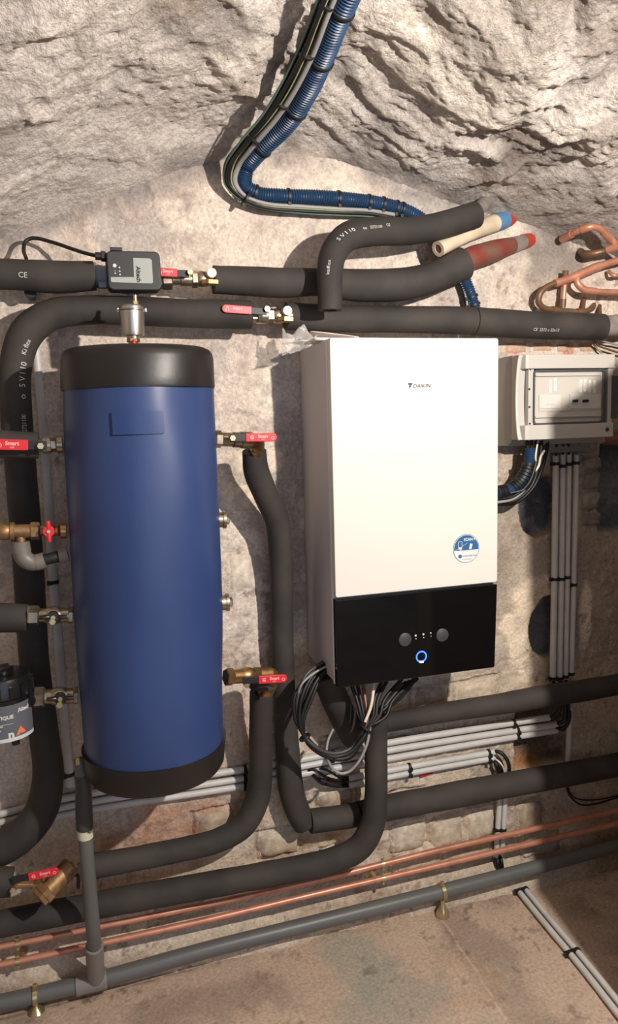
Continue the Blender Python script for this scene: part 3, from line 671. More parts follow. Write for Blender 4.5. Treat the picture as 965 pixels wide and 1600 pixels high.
v4, r = ball_valve('ball valve at the tank\'s upper right port, red lever pointing right over an elbow', (334, 686, -.25), (392, 688, -.235), 26, (359, 684, -.25), (362, 684, 432, 683), .012, plan=[('hex', 0, .2, 1.05), ('cyl', .18, .5, .85), ('cyl', .5, .75, .95), ('cyl', .7, 1, 1.05)])
mb = MB(); tube(mb, pxpath([(388, 688, -.235, 24), (400, 690, -.22, 24), (402, 698, -.20, 22), (399, 712, -.17, 20)]), 20, .004); A = at(402, 696, -.205); mb.hexa(A, A+Vector((-.001, .008, -.011)), .0165, ref=(1, 0, 0)); mb.obj('elbow', m_brass, v4)
v5, r = ball_valve('ball valve at the tank\'s lower right port, red lever level with the pipe top', (352, 1058, -.25), (424, 1053, -.22), 27, (381, 1063, -.245), (384, 1063, 448, 1059), .012, plan=[('hex', 0, .15, 1.05), ('cyl', .12, .4, .85), ('ball', .3, .62, 1.0), ('hex', .58, .72, .95), ('cyl', .7, .98, .9)], mt=m_brass)
mb = MB(); tube(mb, pxpath([(416, 1054, -.22, 24), (424, 1058, -.20, 26), (420, 1072, -.17, 24), (410, 1090, -.15, 22)]), 18, .004); mb.obj('elbow', m_brass, v5)
mb = MB(); P = at(411, 1065, -.17); mb.lathe(P+Vector((0, 0, -.012)), P+Vector((0, 0, .012)), [(0, .020), (0, .036), (.022, .036), (.024, .034), (.024, .02)], 28); tag(mb.obj('foam_collar', m_rub, v5), 'black foam collar round the elbow')
def butterfly(label, p0, p1, wpx, sp):
    t, r = ball_valve(label, p0, p1, wpx, sp, None, .012, plan=[('hex', 0, .26, 1.15), ('cyl', .24, .42, .8), ('ball', .38, .78, 1.05), ('cyl', .72, 1.0, .85), ('hex', .9, 1.02, 1.0)], group='black handled ball valves on the tank')
    s = at(sp[0], sp[1], sp[2]-r-.012); mb = MB(); n = Vector((0, -1, 0)); ax = (at(*p1)-at(*p0)).normalized()
    mb.cyl(s-n*.006, s+n*.005, .0125, n=20); 
    for sg in (-1, 1):
        tube(mb, [(*(s+ax*sg*.008), .0055), (*(s+ax*sg*.017+n*.003), .005), (*(s+ax*sg*.028+n*.003), .004)], 10, .003)
    tag(mb.obj('butterfly_handle', m_filter, t), 'black butterfly handle')
    mb = MB(); mb.cyl(s, s+n*.009, .005, n=14); mb.obj('screw', m_zinc, t)
    return t
butterfly('ball valve with a black butterfly handle, left of the blue jacket below the brass tee', (43, 962, -.25), (113, 961, -.25), 28, (83, 964, -.25))
butterfly('ball valve with a black butterfly handle between the magnetic filter and the tank', (52, 1090, -.25), (121, 1086, -.25), 29, (94, 1091, -.25))

# brass tee with the small red tap
t = thing('brass_fitting', 'brass tee and union with a small red butterfly tap, left of the tank', 'fitting', at(50, 830, -.25))
A, B = at(-40, 831, -.25), at(104, 829, -.25); r = pxr(A, 26); mb = MB()
body(mb, A, B, r, [('cyl', 0, .30, .95), ('ball', .2, .42, 1.1), ('cyl', .38, .43, 1.12), ('cyl', .42, .62, .85), ('hex', .6, .7, 1.12), ('hex', .7, .78, .62)])
P = at(32, 838, -.25); mb.cyl(P, P+Vector((0, 0, -.02)), r*.55); mb.obj('tee_body', m_brassr, t)
mb = MB(); body(mb, A, B, r, [('cyl', .77, .92, .58), ('ball', .78, .88, .75), ('thread', .90, .94, .75), ('cyl', .93, 1, 1.0)]); mb.obj('tap_body', m_brass, t)
s = at(76, 830, -.285); n = Vector((0, -1, 0)); mb = MB(); mb.cyl(s-n*.01, s+n*.004, .012, n=18)
for sg in (-1, 1): tube(mb, [(*(s+Vector((0, 0, sg*.006))), .006), (*(s+Vector((0, 0, sg*.016))+n*.002), .005), (*(s+Vector((0, 0, sg*.022))+n*.002), .0045)], 10, .003)
tag(mb.obj('tap_handle', m_red, t), 'red butterfly tap'); mb = MB(); mb.cyl(s, s+n*.008, .004, n=12); mb.obj('screw', m_zinc, t)
t = thing('drain_elbow', 'mid grey plastic elbow with a short black hose and clip, under the brass tee', 'pipe', at(50, 870, -.25))
P = pxpath([(32, 846, -.25, 27), (33, 858, -.25, 27), (38, 872, -.25, 27), (50, 879, -.25, 26), (60, 878, -.25, 25), (70, 875, -.25, 24)]); mb = MB(); tube(mb, P, 22, .004); 
for fr, k in ((.28, 1.06), (.78, 1.05)): 
    Q = cut(P, fr-.22 if fr < .5 else fr, fr if fr < .5 else 1).copy(); Q[:, 3] *= k; tube(mb, Q, 22, .004)
mb.obj('elbow', m_elbow, t)
mb = MB(); tube(mb, pxpath([(68, 875, -.25, 18), (85, 871, -.25, 18), (105, 866, -.245, 18)]), 18); mb.obj('hose', m_tie, t)
P = pxpath([(92, 869, -.25, 22), (98, 868, -.25, 23), (106, 866, -.25, 22)]); mb = MB(); tube(mb, P, 20, .003); tag(mb.obj('hose_clip', m_gpaint, t), 'grey hose clip')

# air vent on the tank
bx = at(209, 545, -.25); t = thing('air_vent', 'cylindrical metal air vent with a small red tap, on top of the tank', 'air vent', Vector((bx.x, -.25, 1.62)))
b = Vector((bx.x, -.25, 1.615)); Z1 = Vector((0, 0, 1)); mb = MB(); mb.cyl(b, b+Z1*.035, .0105); mb.hexa(b+Z1*.024, b+Z1*.032, .014); mb.obj('valve_body', m_brass, t)
mb = MB(); mb.lathe(b+Z1*.031, b+Z1, [(0, .013), (.006, .014), (.0065, .023), (.012, .0245), (.058, .0265), (.060, .0285), (.0615, .0285), (.063, .026), (.067, .0255), (.071, .020), (.072, .004)], 32); mb.obj('float_chamber', m_steel, t)
for a in (-1, 1): 
    mb = MB(); q = b+Z1*.092+Vector((a*.029, -.003, 0)); mb.cyl(q-Z1*.004, q+Z1*.003, .003, n=10); mb.obj('lug', m_steel, t)
mb = MB(); q = b+Z1*.10+Vector((.008, -.006, 0)); mb.hexa(q, q+Z1*.010, .0075); mb.cyl(q+Z1*.009, q+Z1*.022, .0045, n=14); tag(mb.obj('vent_nipple', m_zinc, t), 'small brass nipple')
mb = MB(); q = b+Z1*.008+Vector((0, -.012, 0)); mb.cyl(q, q+Vector((0, -.008, 0)), .009, n=16); tube(mb, [(*(q+Vector((0, -.005, .002))), .005), (*(q+Vector((0, -.006, .013))), .0045), (*(q+Vector((0, -.006, .02))), .003)], 10, .003); tag(mb.obj('tap_handle', m_red, t), 'red tap handle')
mb = MB(); mb.cyl(q+Vector((0, -.006, 0)), q+Vector((0, -.011, 0)), .0035, n=12); mb.obj('screw', m_zinc, t)

# flow sensor
def quad_frame(pTL, pTR, pBL, y):
    a, b, c = at(*pTL, y), at(*pTR, y), at(*pBL, y); ux = (b-a).normalized(); uz = (a-c); uz = (uz-ux*uz.dot(ux)).normalized(); return (b+c)/2, ux, uz, (b-a).length, (a-c).length
c, ux, uz, W, H = quad_frame((165, 391), (249, 393), (170, 453), -.175); n = Vector((0, -1, 0))
t = thing('flow_sensor', 'black rounded actuator box with a grey L-shaped label on the top left pipe', 'sensor', c)
def plate(name, mt, parent, c, ux, uz, pts2, back, front, bev=.0, **k):
    mb = MB(); mb.extrude_poly([c+ux*p[0]+uz*p[1]+n*back for p in pts2], n*(front-back)); o = mb.obj(name, mt, parent, bevel=bev); return o
plate('housing', m_device, t, c, ux, uz, rounded_rect(W, H, .012), -.035, .0, .003)
plate('rear_housing', m_device, t, c+uz*.001, ux, uz, rounded_rect(W*1.02, H*1.02, .013), -.048, -.022, .002)
def sub(px, py): 
    q = at(px, py, c.y)-c; return (q.dot(ux), q.dot(uz))
pl = plate('label', m_devgrey, t, c, ux, uz, [sub(208, 403), sub(234, 404), sub(237, 407), sub(239, 441), sub(237, 443), sub(175, 441), sub(173, 439), sub(173, 433), sub(209, 433)], .0, .0012, .0); tag(pl, 'grey L-shaped label')
mb = MB(); text_flat(mb, 'Altech', .013, c+ux*sub(216, 430)[0]+uz*sub(216, 429)[1]+n*.0016, -uz, ux, bold=True); mb.obj('lettering', m_ink, pl)
mb = MB(); 
for a, b_, rr in ((179, 415, .0042), (186.5, 418, .0018), (187, 424, .0018), (187.5, 429, .0018), (179.5, 423, .001), (180, 427, .0016)): q = c+ux*sub(a, b_)[0]+uz*sub(a, b_)[1]; mb.cyl(q, q+n*.0012, rr, n=14)
tag(mb.obj('indicator_dots', m_print, t), 'white button and indicator marks')
mb = MB(); q0, q1 = at(150, 400, -.155), at(169, 401, -.155); mb.cyl(q0+Vector((-.002, 0, 0)), q1, .0085); mb.hexa(q0+(q1-q0)*.4, q0+(q1-q0)*.8, .0115); tag(mb.obj('cable_gland', m_tie, t), 'black cable gland')
mb = MB(); mb.box(at(181, 390, -.16), .026, .018, .007); mb.obj('connector_lug', m_device, t)
mb = MB(); tube(mb, pxpath([(152, 432, -.10, 36), (166, 433, -.105, 34), (200, 434, -.11, 40), (240, 436, -.11, 30)]), 18); tube(mb, pxpath([(175, 452, -.12, 7), (190, 455, -.12, 7), (206, 459, -.12, 7), (222, 454, -.12, 6)]), 12, .004); mb.box(at(160, 446, -.12), .016, .02, .012)
tag(mb.obj('mounting_body', m_bgrey, t), 'bluish grey plastic valve mount')
for a_, b_, w_ in (((138, 425, -.10), (151, 425, -.10), 30), ((246, 440, -.10), (262, 440, -.10), 22)):
    mb = MB(); mb.hexa(at(*a_), at(*b_), pxr(at(*a_), w_)); mb.obj('union_nut', m_nick, t)
mb = MB(); tube(mb, pxpath([(41, 404, -.10, 6), (37, 390, -.06, 6), (40, 377, -.05, 6), (52, 372, -.05, 6), (80, 378, -.06, 6), (110, 388, -.09, 6), (135, 396, -.13, 6), (152, 400, -.155, 6)]), 10, .006); tag(mb.obj('sensor_cable', m_cable), 'black cable arching from the flow sensor over the top left pipe', 'cable')
mb = MB(); P = at(50, 463, -.02); mb.cyl(P-Vector((0, -.02, 0)), P+Vector((0, -.05, 0)), .0075); mb.cyl(P+Vector((0, -.05, -.0)), P+Vector((0, -.058, 0)), .0135, n=20); tag(mb.obj('pipe_bracket', m_tie), 'small black round bracket head between the two top left pipes', 'bracket')

# magnetic filter
fc = at(8, 1110, -.25); R_ = pxr(fc, 84); fx = at(6, 1110, -.25).x; zz = lambda py: at(6, py, -.25-R_).z
t = thing('magnetic_filter', 'black magnetic filter canister with a grey printed label at the left edge', 'filter', (fx, -.25, zz(1175)))
b = Vector((fx, -.25, 0)); mb = MB()
z0 = zz(1165); mb.lathe(b+Z1*z0, b+Z1*2, [(0, R_*.45), (.006, R_*.8), (.016, R_*.9), (.02, R_*.95), (zz(1098)-z0, R_*1.0), (zz(1094)-z0, R_*.92)], 40); mb.cyl(b+Z1*(z0-.012)+Vector((.022, -.03, 0)), b+Z1*(z0+.01)+Vector((.022, -.03, 0)), .0085); mb.obj('canister', m_filter, t)
mb = MB(); z1 = zz(1098); mb.lathe(b+Z1*z1, b+Z1*2, [(0, R_*1.0), (.004, R_*1.06), (zz(1074)-z1, R_*1.04), (zz(1066)-z1, R_*.98), (zz(1064)-z1, R_*.3)], 40)
for k in range(16):
    a = 2*PI*k/16; q = b+Vector((math.cos(a), math.sin(a), 0))*R_*1.05; mb.box(q+Z1*(z1+.018), .008, .008, .026, Matrix.Rotation(a, 3, 'Z'))
mb.obj('screw_collar', m_filter, t)
mb = MB(); z2 = zz(1066); mb.lathe(b+Z1*z2, b+Z1*2, [(0, .024), (.004, .026), (.012, .026), (.014, .022)], 28); mb.box(b+Z1*(z2+.016), .034, .007, .008, Matrix.Rotation(.5, 3, 'Z')); mb.obj('bleed_cap', m_filter, t)
mb = MB(); z0 = zz(1158); z1 = zz(1104)
def arcstrip(mb, za, zb, a0, a1, off): 
    vs = []; k = 24
    for j in range(2):
        for i in range(k+1):
            a = a0+(a1-a0)*i/k; vs.append(b+Vector((math.sin(a), -math.cos(a), 0))*(R_*1.0+off)+Z1*(zb if j else za))
    mb.add(vs, [(i, i+1, k+2+i, k+1+i) for i in range(k)])
arcstrip(mb, z0+.004, z1, -1.5, 1.35, .0012); lb = mb.obj('label', m_flabel, t); tag(lb, 'grey wrap label with white lettering')
mb = MB(); arcstrip(mb, z0-.004, z0+.004, -1.5, 1.35, .0016); mb.obj('label_stripe', mat('label_stripe', (196, 198, 200), rough=.4), lb)
def wrap_text(mb, text, size, a0, z, off=.002, bold=True):
    v, f = glyphs(text, size, bold); mb.add([b+Vector((math.sin(a0+x/R_), -math.cos(a0+x/R_), 0))*(R_+off)+Z1*(z+y) for x, y, _ in v], f, False)
mb = MB(); H_ = z1-z0; wrap_text(mb, 'FILTRE', .0105, -.5, z0+H_*.84); wrap_text(mb, 'MAGNÉTIQUE', .0105, -.16, z0+H_*.66); wrap_text(mb, 'Altech', .012, .86, z0+H_*.80); wrap_text(mb, 'Réf. 0 000 000', .005, -.2, z0+H_*.42); wrap_text(mb, '1 kit', .005, -.1, z0+H_*.30)
wrap_text(mb, '_____________', .006, .05, z0+H_*.50); wrap_text(mb, 'n', .024, .30, z0+H_*.15); mb.obj('lettering', m_print, lb)
mb = MB(); vs = [b+Vector((math.sin(a), -math.cos(a), 0))*(R_+.0022)+Z1*(z0+H_*h) for a, h in ((.45, .08), (.85, .12), (.64, .34))]; mb.add(vs, [(0, 1, 2)], False); tag(mb.obj('warning_triangle', m_orange, lb), 'orange warning triangle')
mb = MB(); tube(mb, pxpath([(38, 1094, -.27, 26), (52, 1091, -.25, 26)]), 18); mb.obj('side_port', m_filter, t)

# strainer
t = thing('brass_strainer', 'brass Y-strainer slanting beside the lower left red lever', 'strainer', at(88, 1378, -.16))
mb = MB(); A = at(112, 1352, -.14); B = at(62, 1404, -.18); r = pxr(A, 36); body(mb, A, B, r, [('cyl', 0, .75, .86), ('hex', .72, .92, 1.0), ('hex', .9, 1.02, .9)]); A = at(112, 1362, -.14); B = at(48, 1378, -.16); body(mb, A, B, r*.8, [('hex', .0, .2, 1.0), ('cyl', .1, 1, .6), ('hex', .75, 1, .8)]); 
A = at(104, 1350, -.14); mb.hexa(A+Vector((0, 0, -.02)), A+Vector((.018, 0, -.016)), .021); mb.obj('strainer_body', m_brassr, t)
mb = MB(); P = at(120, 1368, -.13); mb.lathe(P, P+Vector((1, 0, -.1)), [(0, .008), (0, .029), (.008, .03), (.009, .01)], 28); tag(mb.obj('pipe_flange', m_rub, t), 'dark foam end disc')
ball_valve('small ball valve with a red lever beside the brass strainer at the lower left', (16, 1381, -.17), (52, 1380, -.17), 18, (23, 1374, -.17), (24, 1374, 92, 1359), .02, plan=[('hex', 0, .3, 1.1), ('cyl', .2, 1, .8)], mt=m_brass)
# ------------------------------------------------------------------ wall boiler
BY = -.262; n = Vector((0, -1, 0)); X1 = Vector((1, 0, 0))
BTL, BTR = at(511, 528, BY), at(779, 531, BY)
bx0, bx1, bz1, bz0 = .0015, .4405, 1.650, .812
zsp = at(525, 936, BY).z
t = thing('heat_pump_unit', 'tall white wall-hung heating unit with a glossy black lower control panel', 'boiler', (bx0, -.1, bz0), None)
mb = MB(); mb.box(((bx0+bx1)/2, -.118, (bz0+bz1)/2+.002), bx1-bx0-.004, .225, bz1-bz0-.006); mb.obj('cabinet', m_side, t, bevel=.004)
mb = MB(); mb.box(((bx0+bx1)/2, -.236, (bz0+bz1)/2), bx1-bx0, .012, bz1-bz0-.002); tag(mb.obj('front_frame', mat('frame_enamel', (226, 222, 222), rough=.4), t, bevel=.003), 'pale grey frame edge')
plate('front_panel', m_white, t, Vector(((bx0+bx1)/2+.001, BY, (zsp+bz1)/2+.001)), X1, Z1, rounded_rect(bx1-bx0-.001, bz1-zsp-.003, .006), -.022, .0, .0025)
# glossy black panel, its lower right corner set back a little
mb = MB(); pa_ = [(bx0+.001, zsp-.003), (bx0+.001, bz0), (bx1-.010, bz0-.001), (bx1-.007, bz0+.004), (bx1-.001, zsp-.003)]
mb.extrude_poly([Vector((x, BY+.02, z)) for x, z in pa_], n*.0215); cp = mb.obj('control_panel', m_gloss, t, bevel=.002); tag(cp, 'glossy black control panel')
def bp(px, py, off=.002): 
    q = at(px, py, BY-off); return q
for i, (px, py) in enumerate(((632, 999), (690, 992))):
    P = bp(px, py, .0005); mb = MB(); mb.lathe(P, P+n, [(0, .0172), (.0035, .0168), (.0048, .0145), (.0048, .0)], 36); mb.obj('knob', m_knob, cp)
P = bp(658, 1026, .0015); mb = MB(); vs = []; fs = []; N_ = 48
for k in range(N_):
    a = 2*PI*k/N_
    for q_ in range(8):
        b_ = 2*PI*q_/8; rr = .0132+.0017*math.cos(b_); vs.append(P+X1*rr*math.cos(a)+Z1*rr*math.sin(a)*1.0+n*.0012*math.sin(b_))
fs = [(k*8+q_, k*8+(q_+1) % 8, ((k+1) % N_)*8+(q_+1) % 8, ((k+1) % N_)*8+q_) for k in range(N_) for q_ in range(8)]
mb.add(vs, fs); tag(mb.obj('light_ring', m_led, cp), 'glowing blue ring')
mb = MB(); mb.add([P+n*.0032+X1*math.cos(a)*r_+Z1*math.sin(a)*r_ for a in np.linspace(-2.05, -1.25, 8) for r_ in (.0112, .0150)], [(2*i, 2*i+1, 2*i+3, 2*i+2) for i in range(7)], False); tag(mb.obj('light_segment', m_ledw, cp), 'white lit segment of the ring')
mb = MB()
for px, py, r_ in ((649, 993, .0026), (661, 991, .0026), (672.5, 989, .0018)):
    q = bp(px, py); mb.cyl(q, q+n*.0008, r_, n=14); q = bp(px+.5, py+5); mb.cyl(q, q+n*.0008, r_*.55, n=10)
tag(mb.obj('indicator_symbols', m_print, cp), 'small white control symbols')
# maker's name
mb = MB(); c = bp(659, 603, .0009); text_flat(mb, 'DAIKIN', .0125, c, X1, Z1, shear=.2, sx=1.1)
q = bp(640.5, 602.5, .0009); s_ = .0105
mb.add([q+X1*-.55*s_+Z1*.55*s_, q+X1*.65*s_+Z1*.55*s_, q+X1*.35*s_+Z1*.12*s_, q+X1*-.32*s_+Z1*.2*s_], [(0, 3, 2, 1)], False); mb.add([q+X1*-.25*s_+Z1*.1*s_, q+X1*.30*s_+Z1*.03*s_, q+X1*-.12*s_+Z1*-.7*s_], [(0, 2, 1)], False)
tag(mb.obj('lettering', m_ink, t), 'black maker lettering and triangle emblem')
# round sticker
c = bp(728, 857, .0004); R_s = pxr(c, 45.5); mb = MB()
def disc(mb, c, r, a0=0, a1=2*PI, off=0, k=40): mb.add([c+n*off+X1*r*math.cos(a)+Z1*r*math.sin(a) for a in np.linspace(a0, a1, k)], [tuple(range(k))], False)
mb = MB(); disc(mb, c, R_s, off=.0002); st = mb.obj('round_sticker', m_stblue, t); tag(st, 'round sticker, blue above and white below')
mb = MB(); disc(mb, c, R_s*.965, off=.0005); mb.obj('sticker_ring', m_stwhite, st)
mb = MB(); disc(mb, c, R_s*.93, -.12, PI+.12, off=.0008); mb.obj('sticker_field', m_stblue, st)
mb = MB(); text_flat(mb, 'SCAN ME', .0095, c+n*.0012+X1*R_s*.34+Z1*R_s*.62, X1, Z1, bold=True)
def rect(mb, cx, cy, w_, h_, off=.0012, rot=0): 
    ca, sa = math.cos(rot), math.sin(rot); mb.add([c+n*off+X1*R_s*(cx+ca*x-sa*y)+Z1*R_s*(cy+sa*x+ca*y) for x, y in ((-w_/2, -h_/2), (w_/2, -h_/2), (w_/2, h_/2), (-w_/2, h_/2))], [(0, 1, 2, 3)], False)
for cx, cy, w_, h_, ro in ((-.48, .50, .30, .03, 0), (-.48, .05, .30, .16, 0), (-.62, .28, .03, .45, 0), (-.34, .28, .03, .45, 0), (.33, .13, .2, .38, -.25), (-.08, -.20, .35, .03, -.1), (.18, -.15, .2, .03, .45), (-.36, -.12, .2, .03, -.9), (-.72, -.02, .3, .02, .4), (-.12, .28, .45, .02, .5)): rect(mb, cx, cy, w_, h_, rot=ro)
mb.add([c+n*.0012+X1*R_s*x+Z1*R_s*y for x, y in ((-.48, -.04), (-.52, -.16), (-.38, -.12))], [(0, 1, 2)], False)
mb.obj('sticker_print', m_print, st)
mb = MB(); disc(mb, c-X1*R_s*.48-Z1*R_s*.52, R_s*.13, off=.0011, k=20); mb.obj('sticker_logo', m_stblue, st)
mb = MB(); text_flat(mb, 'connecthy.net', .0074, c+n*.0012+X1*R_s*.2-Z1*R_s*.50, X1, Z1); rect(mb, .05, -.74, .75, .025); mb.obj('sticker_lettering', m_grey_ink, st)

# papers and clear film on the boiler
def sheet(name, mt, pts, nx, thick, label, cat, amp=0, seed=0, group=None):
    """pts: 4 corners (a b c d) as world vectors; warped sheet with thickness"""
    a, b_, c_, d_ = [Vector(p) for p in pts]; vs = []
    for j in range(nx+1):
        for i in range(nx+1):
            u, v = i/nx, j/nx; p = a*(1-u)*(1-v)+b_*u*(1-v)+c_*u*v+d_*(1-u)*v
            if amp: p = p+Vector((float(vnoise(np.array(u*3.+seed), np.array(v*3.), 0, seed)), float(vnoise(np.array(u*4.), np.array(v*4.+seed), 0, seed+1)), float(vnoise(np.array(u*4.+9), np.array(v*4.+seed), 0, seed+2))))*amp
            vs.append(p)
    mb = MB(); mb.add(vs, [(j*(nx+1)+i, j*(nx+1)+i+1, (j+1)*(nx+1)+i+1, (j+1)*(nx+1)+i) for j in range(nx) for i in range(nx)])
    o = mb.obj(name, mt, auto=False); md = o.modifiers.new('s', 'SOLIDIFY'); md.thickness = thick; return tag(o, label, cat, group)
sheet('booklet', m_paper, [(-.012, -.20, 1.655), (.20, -.215, 1.654), (.215, -.03, 1.653), (.0, -.03, 1.656)], 8, .006, 'thin white booklet lying on top of the white heating unit', 'booklet', .0015, 3)
sheet('paper_sheet', m_paper, [at(485, 517, -.12), at(560, 526, -.12), (.17, -.03, 1.664), (.02, -.03, 1.672)], 8, .0008, 'loose white sheet curling up on top of the booklet', 'paper', .001, 5)
sheet('clear_film', m_film, [at(434, 519, -.12), at(482, 514, -.14), at(500, 531, -.16), at(447, 562, -.14)], 14, .0004, 'crumpled clear plastic film hanging off the top left corner of the heating unit', 'plastic film', .012, 8)

# ------------------------------------------------------------------ electrical enclosure
EY = -.145
xl, xr = (at(828, 553, EY).x+at(825, 687, EY).x)/2, (at(960, 554, EY).x+at(958, 683, EY).x)/2
zt, zb = (at(828, 553, EY).z+at(960, 554, EY).z)/2, (at(825, 687, EY).z+at(958, 683, EY).z)/2
t = thing('electrical_enclosure', 'grey plastic fuse box with a clear window, right of the white heating unit', 'fuse box', ((xl+xr)/2, -.07, zb))
cx, cz = (xl+xr)/2, (zt+zb)/2; W, H = xr-xl, zt-zb
mb = MB(); dep_ = .006
mb.extrude_poly([(xl-.018, y, z) for y, z in ((-.004, zt), (-.088, zt+.003), (-.088, zb-.004), (-.070, zb-.018), (-.004, zb-.02))], (W+.03, 0, 0)); mb.obj('rear_box', m_elec2, t, bevel=.004)
# cover: side cheek with the wavy edge, then bands
def wave(z): 
    f = (z-zb)/H; return .010*(math.sin(min(max(f, 0), 1)*PI)**.6)
mb = MB(); K = 24; ring1 = []; ring2 = []
for k in range(K+1):
    z = zb+H*k/K; ring1.append((-.088, z)); ring2.append((EY+.012+wave(z)*1.6, z))
pts = [(xl-.020, y, z) for y, z in ring1]+[(xl-.020, y, z) for y, z in reversed(ring2)]
mb.extrude_poly(pts, (W+.032, 0, 0)); mb.obj('cover', m_elec, t, bevel=.003)
rim = MB(); tube(rim, [(xl-.0205, y+.003, z, .0035) for y, z in ring2], 10, .006); tag(rim.obj('cover_lip', m_white, t), 'raised pale lip of the cover')
for z0_, z1_ in ((zt-.038, zt), (zb, zb+.040)):
    mb = MB(); mb.extrude_poly([(xl-.018, EY+.035, z0_), (xl-.010, EY+.004, z0_), (xl+.000, EY, z0_), (xr, EY, z0_), (xr+.004, EY+.03, z0_)], (0, 0, z1_-z0_)); mb.obj('front_band', m_elec, t, bevel=.002)
for x0_, x1_ in ((xl+.001, xl+.018), (xr-.016, xr)):
    mb = MB(); mb.box(((x0_+x1_)/2, EY+.014, cz), x1_-x0_, .016, H-.076); mb.obj('side_band', m_elec, t, bevel=.002)
wc = Vector((0, EY+.004, 0)); a_ = at(834, 578, EY+.004); b_ = at(943, 660, EY+.004); wc = (a_+b_)/2; ww, wh = b_.x-a_.x, a_.z-b_.z
ww += .004
mb = MB(); o_ = rounded_rect(ww, wh, .010); i_ = rounded_rect(ww-.008, wh-.008, .008); k = len(o_)
fr_ = [wc+X1*p[0]+Z1*p[1]+n*.003 for p in o_]+[wc+X1*p[0]+Z1*p[1]+n*.003 for p in i_]+[wc+X1*p[0]+Z1*p[1]-n*.012 for p in i_]+[wc+X1*p[0]+Z1*p[1]-n*.012 for p in o_]
mb.add(fr_, [(j*k+i, j*k+(i+1) % k, ((j+1) % 4)*k+(i+1) % k, ((j+1) % 4)*k+i) for j in range(4) for i in range(k)], False); tag(mb.obj('window_seal', m_seal, t), 'dark grey rubber seal')
plate('inner_panel', m_inner, t, wc, X1, Z1, rounded_rect(ww-.006, wh-.006, .007), -.016, -.010)
for dz in (wh*.40, -wh*.36):
    mb = MB(); mb.box(wc+Z1*dz-n*.006, ww-.02, .006, .004); mb.obj('panel_ridge', m_inner, t)
plate('clear_cover', m_glass, t, wc, X1, Z1, rounded_rect(ww-.006, wh-.006, .007), -.003, -.001)
def ep(px, py): q = at(px, py, EY+.004+.010); return q
def breaker(px0, py0, px1, py1, name, mt=m_breaker, th=.004):
    a, b__ = ep(px0, py0), ep(px1, py1); mb = MB(); mb.box(((a.x+b__.x)/2, a.y-th/2, (a.z+b__.z)/2), abs(b__.x-a.x), th, abs(a.z-b__.z)); return mb.obj(name, mt, t, bevel=.0004)
for k in range(5): br = breaker(841+6.6*k, 617, 847.4+6.6*k, 638, 'circuit_breaker')
for k in range(7): br = breaker(889+6.8*k, 616, 895.6+6.8*k, 638, 'circuit_breaker')
breaker(841, 638, 936, 640.5, 'din_slot', m_inner, .002)
for px in (896, 912): tag(breaker(px-4, 624.5, px+4, 628.5, 'breaker_toggle', m_ink, .009), 'black toggle')
mb = MB(); q = ep(878, 0)
for px0, txt in ((844, 'ALIM'), (850, ' 10A'), (863, 'C16')): pass
text_flat(mb, '- - -', .008, ep(857, 622)+n*.0045, X1, Z1); text_flat(mb, '= = = = =', .006, ep(857, 632)+n*.0045, X1, Z1); text_flat(mb, '- - -', .008, ep(924, 621)+n*.0045, X1, Z1); text_flat(mb, '= = = = = =', .006, ep(915, 634)+n*.0045, X1, Z1)
mb.obj('breaker_marking', m_grey_ink, t)
for px, txt, y0 in ((859.5, 'POMPE', 603), (867, 'CHAUFFE', 601), (907, 'CHAUDIER', 603), (913.5, 'APPOINT', 602), (921, 'RESEAU', 604), (928, 'ECS 3', 604)):
    a = ep(px, y0); mb = MB(); mb.box(a+n*.0003, .0075, .0006, .034); lb_ = mb.obj('label_strip', mat('label_paper', (244, 242, 238), rough=.5), t); mb = MB(); text_flat(mb, txt, .0062, a+n*.0011, Z1, -X1, sx=.85); mb.obj('lettering', m_grey_ink, lb_)
for px, py in ((826.5, 608), (826.5, 636), (828, 577), (827, 662)):
    q = at(px, py, EY+.006); mb = MB(); mb.cyl(q-n*.002, q+n*.002, .0028, n=14); mb.obj('screw', m_knob, t)
q = at(948, 671, EY); mb = MB(); mb.cyl(q-n*.002, q+n*.002, .0058, n=20); mb.obj('cover_screw', m_knob, t)
mb = MB(); q = at(954, 620, EY); mb.box((xr+.006, EY+.03, cz-.004), .022, .05, H*.52); tag(mb.obj('hinge_latch', m_seal, t), 'dark grey window latch at the right')

# ------------------------------------------------------------------ rigid conduits
def frac_at(P, px, py, dist=None):
    best = min(range(len(P)), key=lambda i: ((Vector(P[i][:3])-CAM).dot(RI)/(Vector(P[i][:3])-CAM).dot(FW)*FPX+482.5-px)**2+(800-(Vector(P[i][:3])-CAM).dot(UP)/(Vector(P[i][:3])-CAM).dot(FW)*FPX-py)**2)
    d = np.r_[0, np.cumsum(np.linalg.norm(np.diff(P[:, :3], axis=0), axis=1))]; return d[best]/d[-1]
def conduit(label, pts, group, ties=(), mt=None, oe=(True, True), name='conduit', parts=None):
    P = pxpath(pts); t = thing(name, label, 'conduit', Vector(P[0][:3]), group)
    mb = MB(); tube(mb, P, 14, .03, open_end=oe); mb.obj('tube', mt or m_pvc, t)
    for s in ties: tie(t, P, s if s <= 1 else frac_at(P, s, min((abs(a[0]-s), a[1]) for a in pts)[1]), extra=1.22, wid=.009)
    return t, P
print('DRAINZ', [round((at(px, py, -.075).z)*1000) for px, py in ((0, 1567), (150, 1532), (690, 1393), (965, 1321))], 'COP', at(0, 1507, -.035).z, at(965, 1287, -.035).z)
conduit('light grey conduit running down the wall between the left pipe and the tank', [(52, 500, -.018, 13), (63, 620, -.018, 13), (73, 740, -.018, 13.5), (80, 870, -.018, 14), (88, 960, -.018, 14), (97, 1080, -.018, 14), (110, 1228, -.018, 14)], None, ties=(.54, .97))
